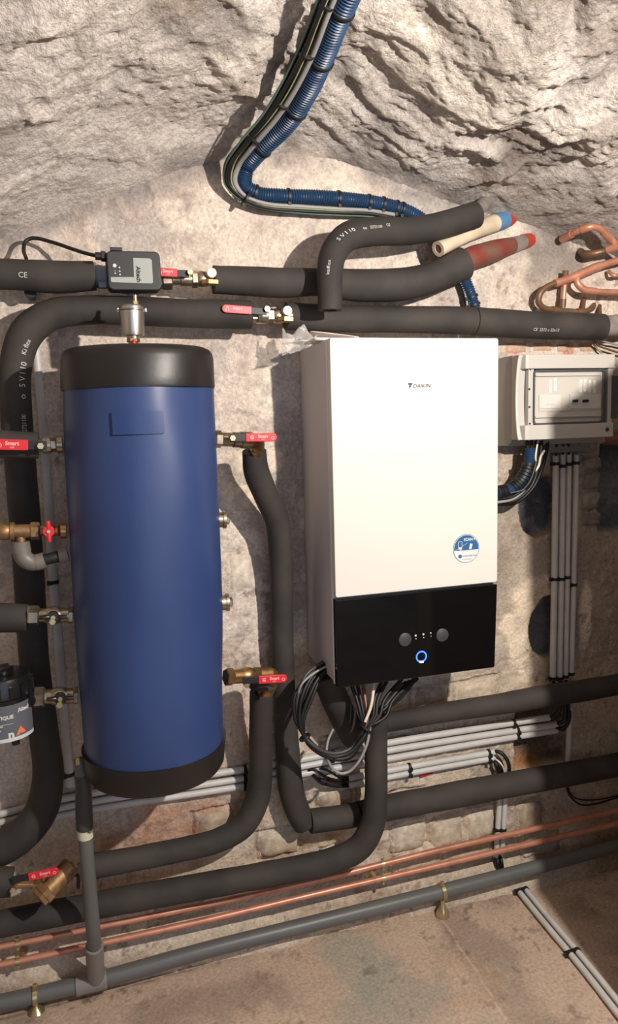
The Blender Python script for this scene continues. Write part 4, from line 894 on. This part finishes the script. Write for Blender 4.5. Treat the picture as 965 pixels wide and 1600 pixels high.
G = 'grey conduits down the right wall'
for k, (x0, y0, x1, y1, wd, tt, lab) in enumerate([(868, 711, 863, 1062, 10, (.035, .54, .99), 'leftmost of the four light grey conduits hanging under the fuse box'), (879, 706, 873.5, 1062, 9.5, (.06, .545, .99), 'second from left of the four light grey conduits under the fuse box'),
        (888.5, 706, 883, 1061, 8.5, (.05, .54, .985), 'third from left of the four light grey conduits under the fuse box'), (900, 710, 892, 1054, 9, (.035, .58, .995), 'rightmost of the four light grey conduits, a little apart from the rest')]):
    conduit(lab, [(x0, y0, -.03, wd), ((x0+x1)/2+.3, (y0+y1)/2, -.03, wd), (x1, y1, -.03, wd)], G, tt)
conduit('short light grey conduit running down from behind the thick black pipe at the right', [(890, 1104, -.018, 9), (886, 1200, -.018, 9)], None)
G = 'grey conduits sloping across the lower wall'
for k, (ys_, xe, lab) in enumerate([((1271, 1246, 1202, 1186, 1161, 1139, 1121), 857, 'topmost of three sloping light grey conduits along the lower wall'), ((1284, 1259, 1216, 1197, 1173, 1151, 1132), 869, 'middle of three sloping light grey conduits along the lower wall'), ((1296, 1271, 1228, 1209, 1186, 1162, 1141), 869, 'lowest of three sloping light grey conduits along the lower wall')]):
    xs_ = (-60, 110, 380, 474, 604, 740, xe); yy_ = list(ys_); yy_[0] = yy_[1]+(yy_[0]-yy_[1])*1.7*(170/110)*.62
    conduit(lab, [(x, y, -.02, (11, 11, 10.5, 10.5, 10.5, 10, 10)[i]) for i, (x, y) in enumerate(zip(xs_, yy_))], G, (377, 803))
G = 'paired grey conduits under the three'
PP = []
for k, (y0, y1, y2, lab) in enumerate([(1216, 1196, 1175, 'upper of two short light grey conduits ending in black cables at the left'), (1227, 1206, 1184, 'lower of two short light grey conduits ending in black cables at the left')]):
    conduit(lab, [(544, y0, -.02, 10), (650, y1, -.02, 10), (772, y2, -.02, 10)], G, (.40, .955))
G = 'grey conduits dropping to the floor'
for k, (xa, xb, lab) in enumerate([(780, 774.5, 'left one of the pair of grey conduits dropping behind the black sloping pipe'), (788.5, 783.5, 'right one of the pair of grey conduits dropping behind the black sloping pipe')]):
    conduit(lab, [(xa+1, 1222, -.022, 8.5), (xa, 1248, -.022, 8.5), (xb, 1340, -.022, 8.5)], G, (.12, .62))
G = 'grey conduits lying on the floor'
for k, (pts, lab) in enumerate([([(800, 1380), (850, 1442), (905, 1508), (975, 1597), (1010, 1640)], 'left one of two light grey conduits lying on the floor at the right'), ([(810, 1377), (860, 1438), (915, 1503), (985, 1590), (1020, 1635)], 'right one of two light grey conduits lying on the floor at the right')]):
    rows = [];
    for p in pts: a = at_z(p[0], p[1], .011); rows.append((*a, .0085))
    P = catmull(rows); t = thing('conduit', lab, 'conduit', Vector(P[0][:3]), G); mb = MB(); tube(mb, P, 14, .03, open_end=(True, True)); mb.obj('tube', m_pvc, t)
    for s in (.07, .50): tie(t, P, s, 1.25, .010)

# small cables out of the conduits
def cables(name, label, cat, runs, group=None, parent=None):
    """runs: (material, [(px,py,y,w)...])"""
    t = thing(name, label, cat, at(*runs[0][1][0][:3]), group)
    for mt, pts in runs:
        mb = MB(); tube(mb, pxpath(pts), 10, .005); mb.obj('cable', mt, t)
    return t
cables('cable_bundle', 'black and white cables curving from the conduit pair down into the dropping pair', 'cables', [(m_cable, [(770, 1174, -.02, 6), (782, 1176, -.035, 6), (793, 1190, -.045, 6), (795, 1206, -.045, 6), (789, 1226, -.025, 6)]), (m_cable, [(770, 1178, -.02, 5), (778, 1184, -.03, 5), (785, 1198, -.035, 5), (783, 1224, -.025, 5)]), (m_cwhite, [(770, 1184, -.02, 3), (779, 1190, -.045, 3), (786, 1200, -.045, 3), (788, 1224, -.025, 3)]), (m_cable, [(770, 1186, -.02, 6), (775, 1194, -.035, 6), (780, 1207, -.035, 6), (780, 1224, -.025, 6)])])
cables('cable_bundle', 'black cables curving left out of the short conduit pair under the cable coil', 'cables', [(m_cable, [(548, 1215, -.02, 4), (530, 1214, -.03, 4), (512, 1204, -.04, 4), (500, 1200, -.03, 4)]), (m_cable, [(548, 1219, -.02, 4), (525, 1219, -.03, 4), (505, 1212, -.04, 4), (490, 1202, -.03, 4), (478, 1206, -.02, 4)]), (m_cable, [(548, 1228, -.02, 5), (520, 1228, -.03, 5), (500, 1222, -.035, 5), (488, 1210, -.03, 5)]), (m_cable, [(548, 1225, -.02, 4), (522, 1222, -.03, 4), (503, 1217, -.04, 4), (492, 1216, -.03, 4)])])
cables('cable_bundle', 'dark cable tails below the dropping conduit pair, behind the grey drain pipe', 'cables', [(m_cable, [(774, 1336, -.022, 5), (774, 1348, -.03, 5), (779, 1362, -.03, 5), (790, 1374, -.02, 5)]), (m_cable, [(782, 1336, -.022, 5), (784, 1350, -.035, 5), (786, 1360, -.03, 5), (796, 1376, -.02, 5)]), (m_cable, [(779, 1336, -.022, 5), (777, 1350, -.035, 5), (781, 1358, -.03, 5)])])
cables('cable_bundle', 'black cables looping round the ends of the three sloping conduits at the right', 'cables', [(m_cable, [(856, 1121, -.02, 5), (868, 1117, -.04, 5), (874, 1104, -.05, 5), (866, 1085, -.04, 5), (864, 1062, -.03, 5)]), (m_cable, [(868, 1132, -.02, 6), (880, 1126, -.04, 6), (883, 1108, -.045, 6), (874, 1062, -.03, 6)]), (m_cable, [(868, 1140, -.02, 5), (884, 1134, -.04, 5), (888, 1116, -.04, 5), (884, 1062, -.03, 5)]), (m_cable, [(868, 1136, -.025, 5), (878, 1140, -.03, 5), (888, 1128, -.03, 5), (890, 1106, -.02, 5)])])
cables('cable_bundle', 'black and white cable tails between the fuse box and the four conduits', 'cables', [(m_cable, [(869, 686, -.06, 6), (868, 700, -.045, 6), (868, 716, -.03, 5)]), (m_cable, [(879, 686, -.06, 7), (878, 698, -.045, 7), (879, 712, -.03, 6)]), (m_cable, [(886, 686, -.06, 7), (887, 698, -.045, 7), (888.5, 712, -.03, 5)]), (m_cgreen, [(905, 686, -.06, 3), (902, 700, -.045, 3), (900, 716, -.03, 3)]), (m_cgrey, [(934, 686, -.05, 5), (932, 702, -.035, 5), (920, 709, -.03, 4), (905, 708, -.03, 3), (893, 703, -.03, 3)]), (m_cgrey, [(912, 690, -.05, 2.5), (920, 700, -.04, 2.5), (925, 707, -.03, 2.5)])])
cables('loose_wire', 'thin grey wires crossing at the top right above the fuse box', 'wire', [(m_copd, [(925, 528, -.05, 3), (934, 540, -.03, 3), (950, 546, -.03, 3), (1000, 560, -.03, 3)]), (m_cgrey, [(930, 526, -.04, 3), (945, 534, -.03, 3), (1000, 545, -.03, 3)]), (m_cgrey, [(922, 530, -.03, 3), (930, 542, -.02, 3), (940, 552, -.02, 3)])])
cables('loose_wire', 'thin dark wire drooping on the shaded wall at the lower right', 'wire', [(m_cable, [(884, 1222, -.015, 2.5), (888, 1240, -.015, 2.5), (906, 1257, -.015, 2.5), (930, 1256, -.015, 2.5), (965, 1246, -.015, 2.5), (1010, 1238, -.015, 2.5)]), (m_cable, [(885, 1225, -.015, 2), (895, 1245, -.015, 2), (925, 1250, -.015, 2), (1010, 1232, -.015, 2)])])

# ------------------------------------------------------------------ copper pipes along the floor, drain pipe
def plain_pipe(name, label, pts, mt, n_=18, cat='pipe', group=None, step=.03):
    P = pxpath(pts); t = thing(name, label, cat, Vector(P[len(P)//2][:3]), group); mb = MB(); tube(mb, P, n_, step); mb.obj('tube', mt, t); return t, P
c1, Pc1 = plain_pipe('copper_pipe', 'upper of two long copper pipes sloping along the foot of the wall', [(-60, 1490, -.07, 9.5), (0, 1479, -.07, 9.5), (160, 1447, -.07, 9.5), (320, 1414, -.07, 9.5), (500, 1374, -.07, 9.5), (690, 1327, -.07, 9), (830, 1296, -.07, 9), (965, 1266, -.07, 8.5), (1030, 1251, -.07, 8.5)], m_copper, group='long copper pipes')
c2, Pc2 = plain_pipe('copper_pipe', 'lower of two long copper pipes sloping along the foot of the wall', [(-60, 1518, -.07, 10), (0, 1507, -.07, 10), (160, 1473, -.07, 10), (320, 1438, -.07, 10), (500, 1395, -.07, 9.5), (690, 1351, -.07, 9), (830, 1318, -.07, 9), (965, 1287, -.07, 9), (1030, 1271, -.07, 9)], m_copper, group='long copper pipes')
mb = MB(); 
for px in (922, 930): 
    q = at(px, 1275.5-(px-922)*.24, -.07); d_ = (at(935, 1272, -.07)-at(915, 1277, -.07)).normalized(); mb.cyl(q-d_*.006, q+d_*.006, .0092)
mb.obj('solder_sleeve', m_copper, c1)
def clip(t, P, px, label='brass pipe clip'):
    """clip at the path point whose projection has x = px"""
    best = min(range(len(P)), key=lambda i: abs(((Vector(P[i][:3])-CAM).dot(RI)/(Vector(P[i][:3])-CAM).dot(FW))*FPX+482.5-px))
    s = best/(len(P)-1); d = np.r_[0, np.cumsum(np.linalg.norm(np.diff(P[:, :3], axis=0), axis=1))]; f = d[best]/d[-1]
    seg = cut(P, max(f-.002, 0), min(f+.002, 1)); c = Vector(P[best][:3]); ax = Vector(seg[-1][:3]-seg[0][:3]).normalized(); r = P[best][3]
    mb = MB(); mb.lathe(c-ax*.006, c+ax*.006, [(0, r*1.02), (.0005, r*1.22), (.0115, r*1.22), (.012, r*1.02)], 20)
    for sg in (-1, 1): mb.cyl(c+Z1*sg*(r*1.2+.004)-Vector((0, .004, 0)), c+Z1*sg*(r*1.2+.004)+Vector((0, -.006, 0)), .0035, n=10); mb.box(c+Z1*sg*(r*1.2+.003), .010, .004, .008)
    return mb, c, r
for tt_, P, px in ((c1, Pc1, 34), (c2, Pc2, 34), (c1, Pc1, 588), (c2, Pc2, 590)):
    mb, c, r = clip(tt_, P, px); tag(mb.obj('pipe_clip', m_zinc, tt_), 'yellow plated pipe clip')
for px, py in ((33, 1495), (582, 1366)):
    q = at(px, py, -.022); mb = MB(); mb.lathe(q+Vector((0, .02, 0)), q-Vector((0, 1, 0)), [(0, .019), (.006, .019), (.016, .008), (.05, .006)], 20); tag(mb.obj('clip_rosette', m_zinc, c1), 'bell-shaped wall rosette')
DY = -.075
dt, PD = plain_pipe('drain_pipe', 'long dark grey plastic drain pipe just above the floor', [(-60, 1578, DY, 25), (0, 1567, DY, 25), (150, 1532, DY, 25), (320, 1485, DY, 24.5), (500, 1440, DY, 23), (690, 1393, DY, 22), (830, 1357, DY, 20.5), (965, 1321, DY, 19), (1040, 1302, DY, 18.5)], m_pvcd, 26)
Q = [i for i in range(len(PD))]
def on_path(P, px): return min(range(len(P)), key=lambda i: abs(((Vector(P[i][:3])-CAM).dot(RI)/(Vector(P[i][:3])-CAM).dot(FW))*FPX+482.5-px))
i0, i1 = on_path(PD, 121), on_path(PD, 175); Qs = PD[i0:i1+1].copy(); Qs[:, 3] *= 1.24; mb = MB(); tube(mb, Qs, 26, .02)
it = on_path(PD, 149); ct = Vector(PD[it][:3]); 
PV = pxpath([(124, 1186, -.235, 18), (128, 1212, -.235, 19), (130, 1226, -.235, 21), (131, 1262, -.235, 23), (135, 1330, -.225, 22), (141, 1400, -.20, 22), (146, 1460, -.17, 22), (150, 1512, DY-.02, 21)])
mb.cyl(Vector(PV[-8][:3]), ct, PV[-1][3]*1.28, n=24); tag(mb.obj('tee_fitting', m_pvcm, dt), 'lighter grey tee fitting')
for px in (60, 690):
    mb, c, r = clip(dt, PD, px); tag(mb.obj('pipe_clip', m_zinc, dt), 'yellow plated pipe clip'); d_ = c-Z1*r; zf = .0; mb = MB(); L_ = d_.z-zf
    b0 = Vector((c.x, c.y-.005, zf)); mb.lathe(b0, b0+Z1, [(0, .019), (L_*.12, .0205), (L_*.4, .015), (L_*.75, .007), (max(L_, .01), .0055)], 20); tag(mb.obj('clip_foot', m_zinc, dt), 'bell-shaped brass foot of the clip')
t = thing('tank_drain_pipe', 'dark grey plastic pipe dropping from the tank base to the floor drain', 'pipe', Vector(PV[-1][:3]))
mb = MB(); tube(mb, PV, 24, .02); mb.obj('tube', m_pvcd, t)
Qs = cut(PV, .06, .26).copy(); Qs[:, 3] *= 1.13; mb = MB(); tube(mb, Qs, 24, .02); tag(mb.obj('rubber_sleeve', mat('sleeve_grey', (58, 58, 58), rough=.45), t), 'dark rubber sleeve')
Qs = cut(PV, .262, .295).copy(); Qs[:, 3] *= 1.08; mb = MB(); tube(mb, Qs, 24, .005); ls = mb.obj('label_strip', mat('label_cream', (206, 204, 180), rough=.5), t); mb = MB(); text_pipe(mb, np.c_[PV[:, :3], PV[:, 3]*1.06], .279, 'IIIIII', .012, 0, 1); mb2 = MB()
q = Vector(Qs[len(Qs)//2][:3]); f_ = (CAM-q).normalized(); text_flat(mb2, 'FUBLAF', .0085, q+f_*(Qs[0][3]+.0008), RI, UP, bold=True); mb2.obj('lettering', m_ink, ls)
# ------------------------------------------------------------------ blue corrugated hose with its cables, over the vault and down the wall
def vpath(pts, n=10):
    """(px,py,off,w[,y]) : off = clearance below the vault / in front of the wall"""
    rows = []
    for p in pts:
        P = on_vault(p[0], p[1], p[2], -p[2]) ; rows.append((*P, pxr(P, p[3])))
    return catmull(rows, n)
def ripple(pitch=.0066, a=.09): return lambda s: 1+a*np.sin(s*2*PI/pitch)
t = thing('corrugated_hose', 'blue corrugated hose coming down the vault and bending right behind the pipes', 'hose', at(400, 300, -.05))
HP = vpath([(556, -30, .055, 37), (528, 30, .055, 36), (505, 88, .055, 34), (478, 146, .053, 32), (448, 192, .052, 30), (408, 232, .05, 28), (385, 262, .05, 25), (382, 288, .046, 23), (399, 302, .042, 22), (440, 307, .04, 22), (500, 309, .038, 22), (560, 314, .036, 21), (605, 321, .034, 20), (645, 335, .032, 20), (680, 362, .03, 20), (706, 396, .03, 19), (722, 430, .03, 18), (734, 458, .03, 18), (744, 492, .03, 18)], 14)
mb = MB(); tube(mb, HP, 18, .0013, rfun=ripple()); mb.obj('hose', m_hose, t)
dd = np.r_[0, np.cumsum(np.linalg.norm(np.diff(HP[:, :3], axis=0), axis=1))]
for px, py in ((536, 14), (502, 92), (456, 166), (408, 226), (396, 302), (446, 308), (528, 311), (574, 316), (594, 320), (615, 326), (624, 330), (737, 462), (741, 474)):
    tie(t, HP, frac_at(HP, px, py), 1.2, .007)
t = thing('cable_bundle', 'bundle of black, grey and yellow-green cables strapped along the blue hose', 'cables', at(380, 280, -.05))
base_ = [(530, -30, .062), (506, 28, .064), (484, 82, .064), (456, 140, .064), (428, 185, .062), (392, 226, .06), (368, 258, .056), (364, 284, .052), (380, 306, .046), (412, 320, .04), (470, 325, .036), (530, 328, .034), (580, 331, .03), (616, 338, .028)]
nn = len(base_)
for dx, dz, wd, mt, endx in ((-12, 0, 8, m_cable, nn), (-4, .012, 8, m_cable, nn), (-8, .006, 8, m_cable, nn), (4, .018, 9, m_cgrey, nn), (-3, .018, 2.5, m_cyel, nn), (-14, .006, 4, m_cgreen, nn), (1, .013, 7, m_cable, nn), (-7, .016, 7, m_cable, nn), (-1, .004, 7, m_cable, nn)):
    pts = []
    for i, (px, py, off) in enumerate(base_[:endx]):
        f = min(max((i-5)/5, 0), 1)       # offset turns from sideways to vertical round the bend
        pts.append((px+(dx*1.35-1)*(1-f)+math.sin(i*1.7+dx)*1.0, py-dx*f*.55*-1*-1+dx*(1-f)*.1+math.cos(i*1.3+dx)*.7, off+dz*(1-.4*f), wd if i < 8 else wd*.66))
    mb = MB(); tube(mb, vpath(pts), 10, .006); mb.obj('cable', mt, t)
CB = vpath([(px-3, py, off+.01, 27) for px, py, off in base_])
for px, py in ((516, 6), (481, 82), (444, 158), (400, 216), (384, 308)): tie(t, CB, frac_at(CB, px, py), .92, .006)
cables('cable_bundle', 'thin grey and green cables hanging beside the lower end of the blue hose', 'cables', [(m_cgrey, [(712, 430, -.03, 4), (722, 446, -.03, 4), (728, 466, -.03, 4), (731, 492, -.03, 4)]), (m_cgreen, [(716, 430, -.035, 3), (727, 448, -.035, 3), (733, 470, -.035, 3), (737, 492, -.035, 3)]), (m_cable, [(708, 430, -.02, 5), (719, 448, -.02, 5), (725, 468, -.02, 5), (727, 492, -.02, 5)])])

# ------------------------------------------------------------------ hose and cables from the fuse box to the heating unit
t = thing('corrugated_hose', 'short blue corrugated hose wrapped in black ties, curving from fuse box to heating unit', 'hose', at(810, 760, -.06))
P2 = pxpath([(828, 700, -.085, 17), (827, 716, -.085, 17), (822, 736, -.085, 18), (812, 753, -.085, 19), (796, 765, -.09, 19), (776, 770, -.10, 19)]); P2 = P2
mb = MB(); tube(mb, P2, 18, .0013, rfun=ripple(.0052, .07)); mb.obj('hose', m_hose, t)
for s in (.24, .29, .35, .40, .46, .52, .58, .64, .70, .86, .92, .97): tie(t, P2, s, 1.16, .0085, head=(int(s*100) % 3 == 0))
cables('cable_bundle', 'black and cream cables beside the short blue hose under the fuse box', 'cables', [
    (m_cable, [(822, 684, -.085, 5), (824, 700, -.085, 5)]), (m_cable, [(829, 684, -.085, 5), (830, 700, -.085, 5)]),
    (m_cable, [(838, 684, -.085, 6), (838, 705, -.09, 6), (835, 730, -.095, 6), (824, 757, -.10, 6), (800, 776, -.10, 6), (774, 780, -.10, 6)]),
    (m_cable, [(845, 684, -.08, 6), (844, 706, -.085, 6), (839, 733, -.085, 6), (829, 760, -.085, 6), (804, 782, -.085, 7), (772, 786, -.085, 7)]),
    (m_cable, [(856, 684, -.075, 6), (853, 706, -.075, 6), (845, 735, -.075, 6), (832, 762, -.075, 6), (806, 785, -.075, 6), (772, 788, -.075, 6)]),
    (m_cwhite, [(841, 684, -.09, 3), (838, 700, -.10, 3), (836, 716, -.10, 3), (838, 724, -.09, 3)]), (m_cwhite, [(850, 704, -.09, 4), (844, 714, -.095, 4), (841, 728, -.095, 4), (833, 740, -.095, 3), (829, 752, -.095, 3)]),
    (m_cgreen, [(797, 770, -.12, 2), (808, 768, -.12, 2), (818, 765, -.12, 2)]), (m_cgrey, [(776, 785, -.10, 5), (800, 780, -.10, 5), (816, 768, -.10, 5), (826, 752, -.095, 4)])])
mb = MB(); q = at(862, 696, -.05); mb.box(q+Vector((.035, .02, -.006)), .19, .045, .03); tag(mb.obj('trunking', mat('clear_trunk', (158, 158, 158), rough=.35, alpha=.75)), 'grey gland strip under the fuse box', 'trunking')

# ------------------------------------------------------------------ cable coil under the boiler
t = thing('cable_coil', 'large coil of black cables hanging under the heating unit, tied at the bottom', 'cable coil', at(530, 1150, -.17))
rs = np.random.RandomState(4)
loop = [(517, 1036, -.15), (488, 1056, -.17), (471, 1090, -.185), (468, 1125, -.19), (476, 1152, -.195), (496, 1172, -.20), (520, 1182, -.20), (545, 1176, -.20), (566, 1154, -.20), (585, 1124, -.195), (612, 1096, -.18), (640, 1064, -.15)]
for k in range(8):
    a = 2*PI*k/8; jx, jy = 5.2*math.cos(a), .009*math.sin(a); ph = rs.uniform(0, 6)
    pts = []
    for i, (px, py, y) in enumerate(loop):
        f = 1.0 if 0 < i < 8 else .9; sp = 1+.5*math.sin(i*1.1+ph); e = 2.2 if i > 9 or i < 3 else 1
        tx = 1 if i in (0, 10, 11) else (.9 if i < 4 else .35); ty = .35 if i < 4 else 1
        pts.append((px+jx*sp*e*tx, py+jx*sp*ty*.9*(1 if i < 8 else -1), y+jy*sp, 6.5))
    mb = MB(); tube(mb, pxpath(pts), 10, .006); mb.obj('cable', m_cable if k != 5 else mat('charcoal_cable', (60, 58, 58), rough=.45), t)
for x0, x1, c in ((545, 562, m_cable), (556, 566, m_cable), (566, 572, m_copd), (598, 580, m_cable), (606, 584, m_cable), (628, 590, m_cable), (652, 600, m_cable)):
    mb = MB(); tube(mb, pxpath([(x0, 1060, -.16, 6), ((x0+x1)/2+(x1-x0)*.25, 1095, -.19, 6), (x1+2, 1120, -.205, 6), (568, 1140, -.205, 6), (556, 1160, -.20, 6)]), 10, .006); mb.obj('cable', c, t)
mb = MB(); tube(mb, pxpath([(583, 1058, -.17, 5), (583, 1078, -.205, 5), (579, 1104, -.215, 5), (570, 1128, -.216, 4.5)]), 10, .006); tag(mb.obj('cable', m_cwhite, t), 'single white cable')
mb = MB(); tube(mb, pxpath([(578, 1136, -.21, 4.5), (573, 1162, -.215, 4.5), (560, 1190, -.21, 4.5), (544, 1206, -.20, 4.5), (530, 1208, -.20, 4.5), (516, 1196, -.20, 4.5), (510, 1178, -.205, 4), (512, 1158, -.18, 4), (520, 1140, -.15, 4)]), 10, .006); tag(mb.obj('cable', m_cgrey, t), 'loose grey cable loop')
mb = MB(); tube(mb, pxpath([(512, 1040, -.17, 3.5), (490, 1052, -.19, 3.5), (472, 1068, -.20, 3.5), (466, 1084, -.19, 3.5), (466, 1110, -.18, 3.5)]), 10, .006); mb.obj('cable', m_cgrey, t)
for px, py, yy, wd in ((476, 1152, -.195, 20), (520, 1182, -.20, 20), (571, 1138, -.203, 26)):
    i = min(range(len(loop)), key=lambda i: (loop[i][0]-px)**2+(loop[i][1]-py)**2); a = at(*loop[max(i-1, 0)]); b__ = at(*loop[min(i+1, len(loop)-1)]); c = at(px, py, yy); d_ = (b__-a).normalized(); r = pxr(c, wd)
    mb = MB(); mb.lathe(c-d_*.003, c+d_*.003, [(0, r*.95), (.001, r), (.005, r), (.006, r*.95)], 14); mb.obj('cable_tie', m_tie, t)

# ------------------------------------------------------------------ copper plumbing at the upper right
def cop(label, pts, mt=m_copper, fits=(), group=None, name='copper_pipe', mtf=None):
    P = pxpath(pts); t = thing(name, label, 'pipe', Vector(P[0][:3]), group); mb = MB(); tube(mb, P, 16, .005); mb.obj('tube', mt, t)
    for a, b_ in fits:
        Q = cut(P, a, b_).copy(); Q[:, 3] *= 1.22; mb = MB(); tube(mb, Q, 16, .003); mb.obj('fitting', mtf or mt, t)
    return t
cop('short copper pipe at the top right, arching over and down to the right edge', [(878, 374, -.03, 10), (888, 368, -.06, 10), (905, 360, -.10, 10), (920, 355, -.12, 10), (934, 356, -.12, 10), (950, 370, -.11, 10), (966, 386, -.10, 10), (985, 402, -.10, 10)], fits=((.0, .16), (.28, .38), (.55, .68)))
cop('stubby dark copper elbow beneath the arching copper pipe', [(975, 382, -.13, 10), (955, 388, -.10, 10), (940, 393, -.08, 10), (928, 396, -.07, 11), (915, 397, -.05, 11), (906, 393, -.0, 11)], m_copd, fits=((.0, .3),), mtf=m_copper)
cop('copper pipe rising to the right edge from the dull hooked pipe', [(866, 443, -.05, 10), (885, 437, -.05, 10), (905, 429, -.055, 11), (930, 418, -.06, 11), (965, 407, -.065, 11), (1000, 398, -.07, 11)], fits=((.0, .16), (.26, .36)))
cop('dull brown hooked pipe above the long insulated pipe at the right', [(868, 442, -.05, 9), (854, 448, -.05, 9), (843, 459, -.05, 10), (841, 472, -.045, 10), (849, 481, -.04, 9), (864, 484, -.035, 9), (885, 486, -.03, 9), (912, 487, -.03, 9), (924, 482, -.02, 9), (927, 476, .01, 9)], m_copd, fits=((.42, .55), (.68, .76)))
cop('short vertical copper pipe joining the hooked pipe', [(883, 424, -.03, 8), (882, 440, -.035, 8), (880, 462, -.035, 8), (878, 486, -.03, 8)], fits=((.0, .2), (.7, .9)), mtf=m_copd)
cop('copper pipe with an elbow running level to the right edge', [(900, 432, -.055, 9), (902, 443, -.06, 9), (911, 452, -.062, 9), (926, 455, -.062, 9), (965, 457, -.062, 9), (1000, 459, -.062, 9)], fits=((.0, .1), (.22, .38)))
cop('thin copper pipe at the right edge between the rising and the level one', [(950, 424, -.02, 6), (958, 430, -.04, 6), (975, 429, -.04, 6), (1000, 428, -.04, 6)])
cop('small dark vertical pipe stub behind the level copper pipe', [(912, 466, -.01, 6), (911, 478, -.02, 6), (910, 487, -.03, 6)], m_copd)
cop('short reddish vertical pipe meeting the long insulated pipe', [(936, 478, .0, 7), (936, 486, -.02, 7), (937, 496, -.04, 7)], m_copd)
# brick-coloured wall plug with its screw and the short red strip between the conduits
mb = MB(); a = at(666, 1209, -.012); mb.box(a, .042, .004, .009, Matrix.Rotation(-.14, 3, 'Y')); tag(mb.obj('marker_strip', m_red), 'short dark red plastic strip stuck to the wall below the paired conduits', 'strip')
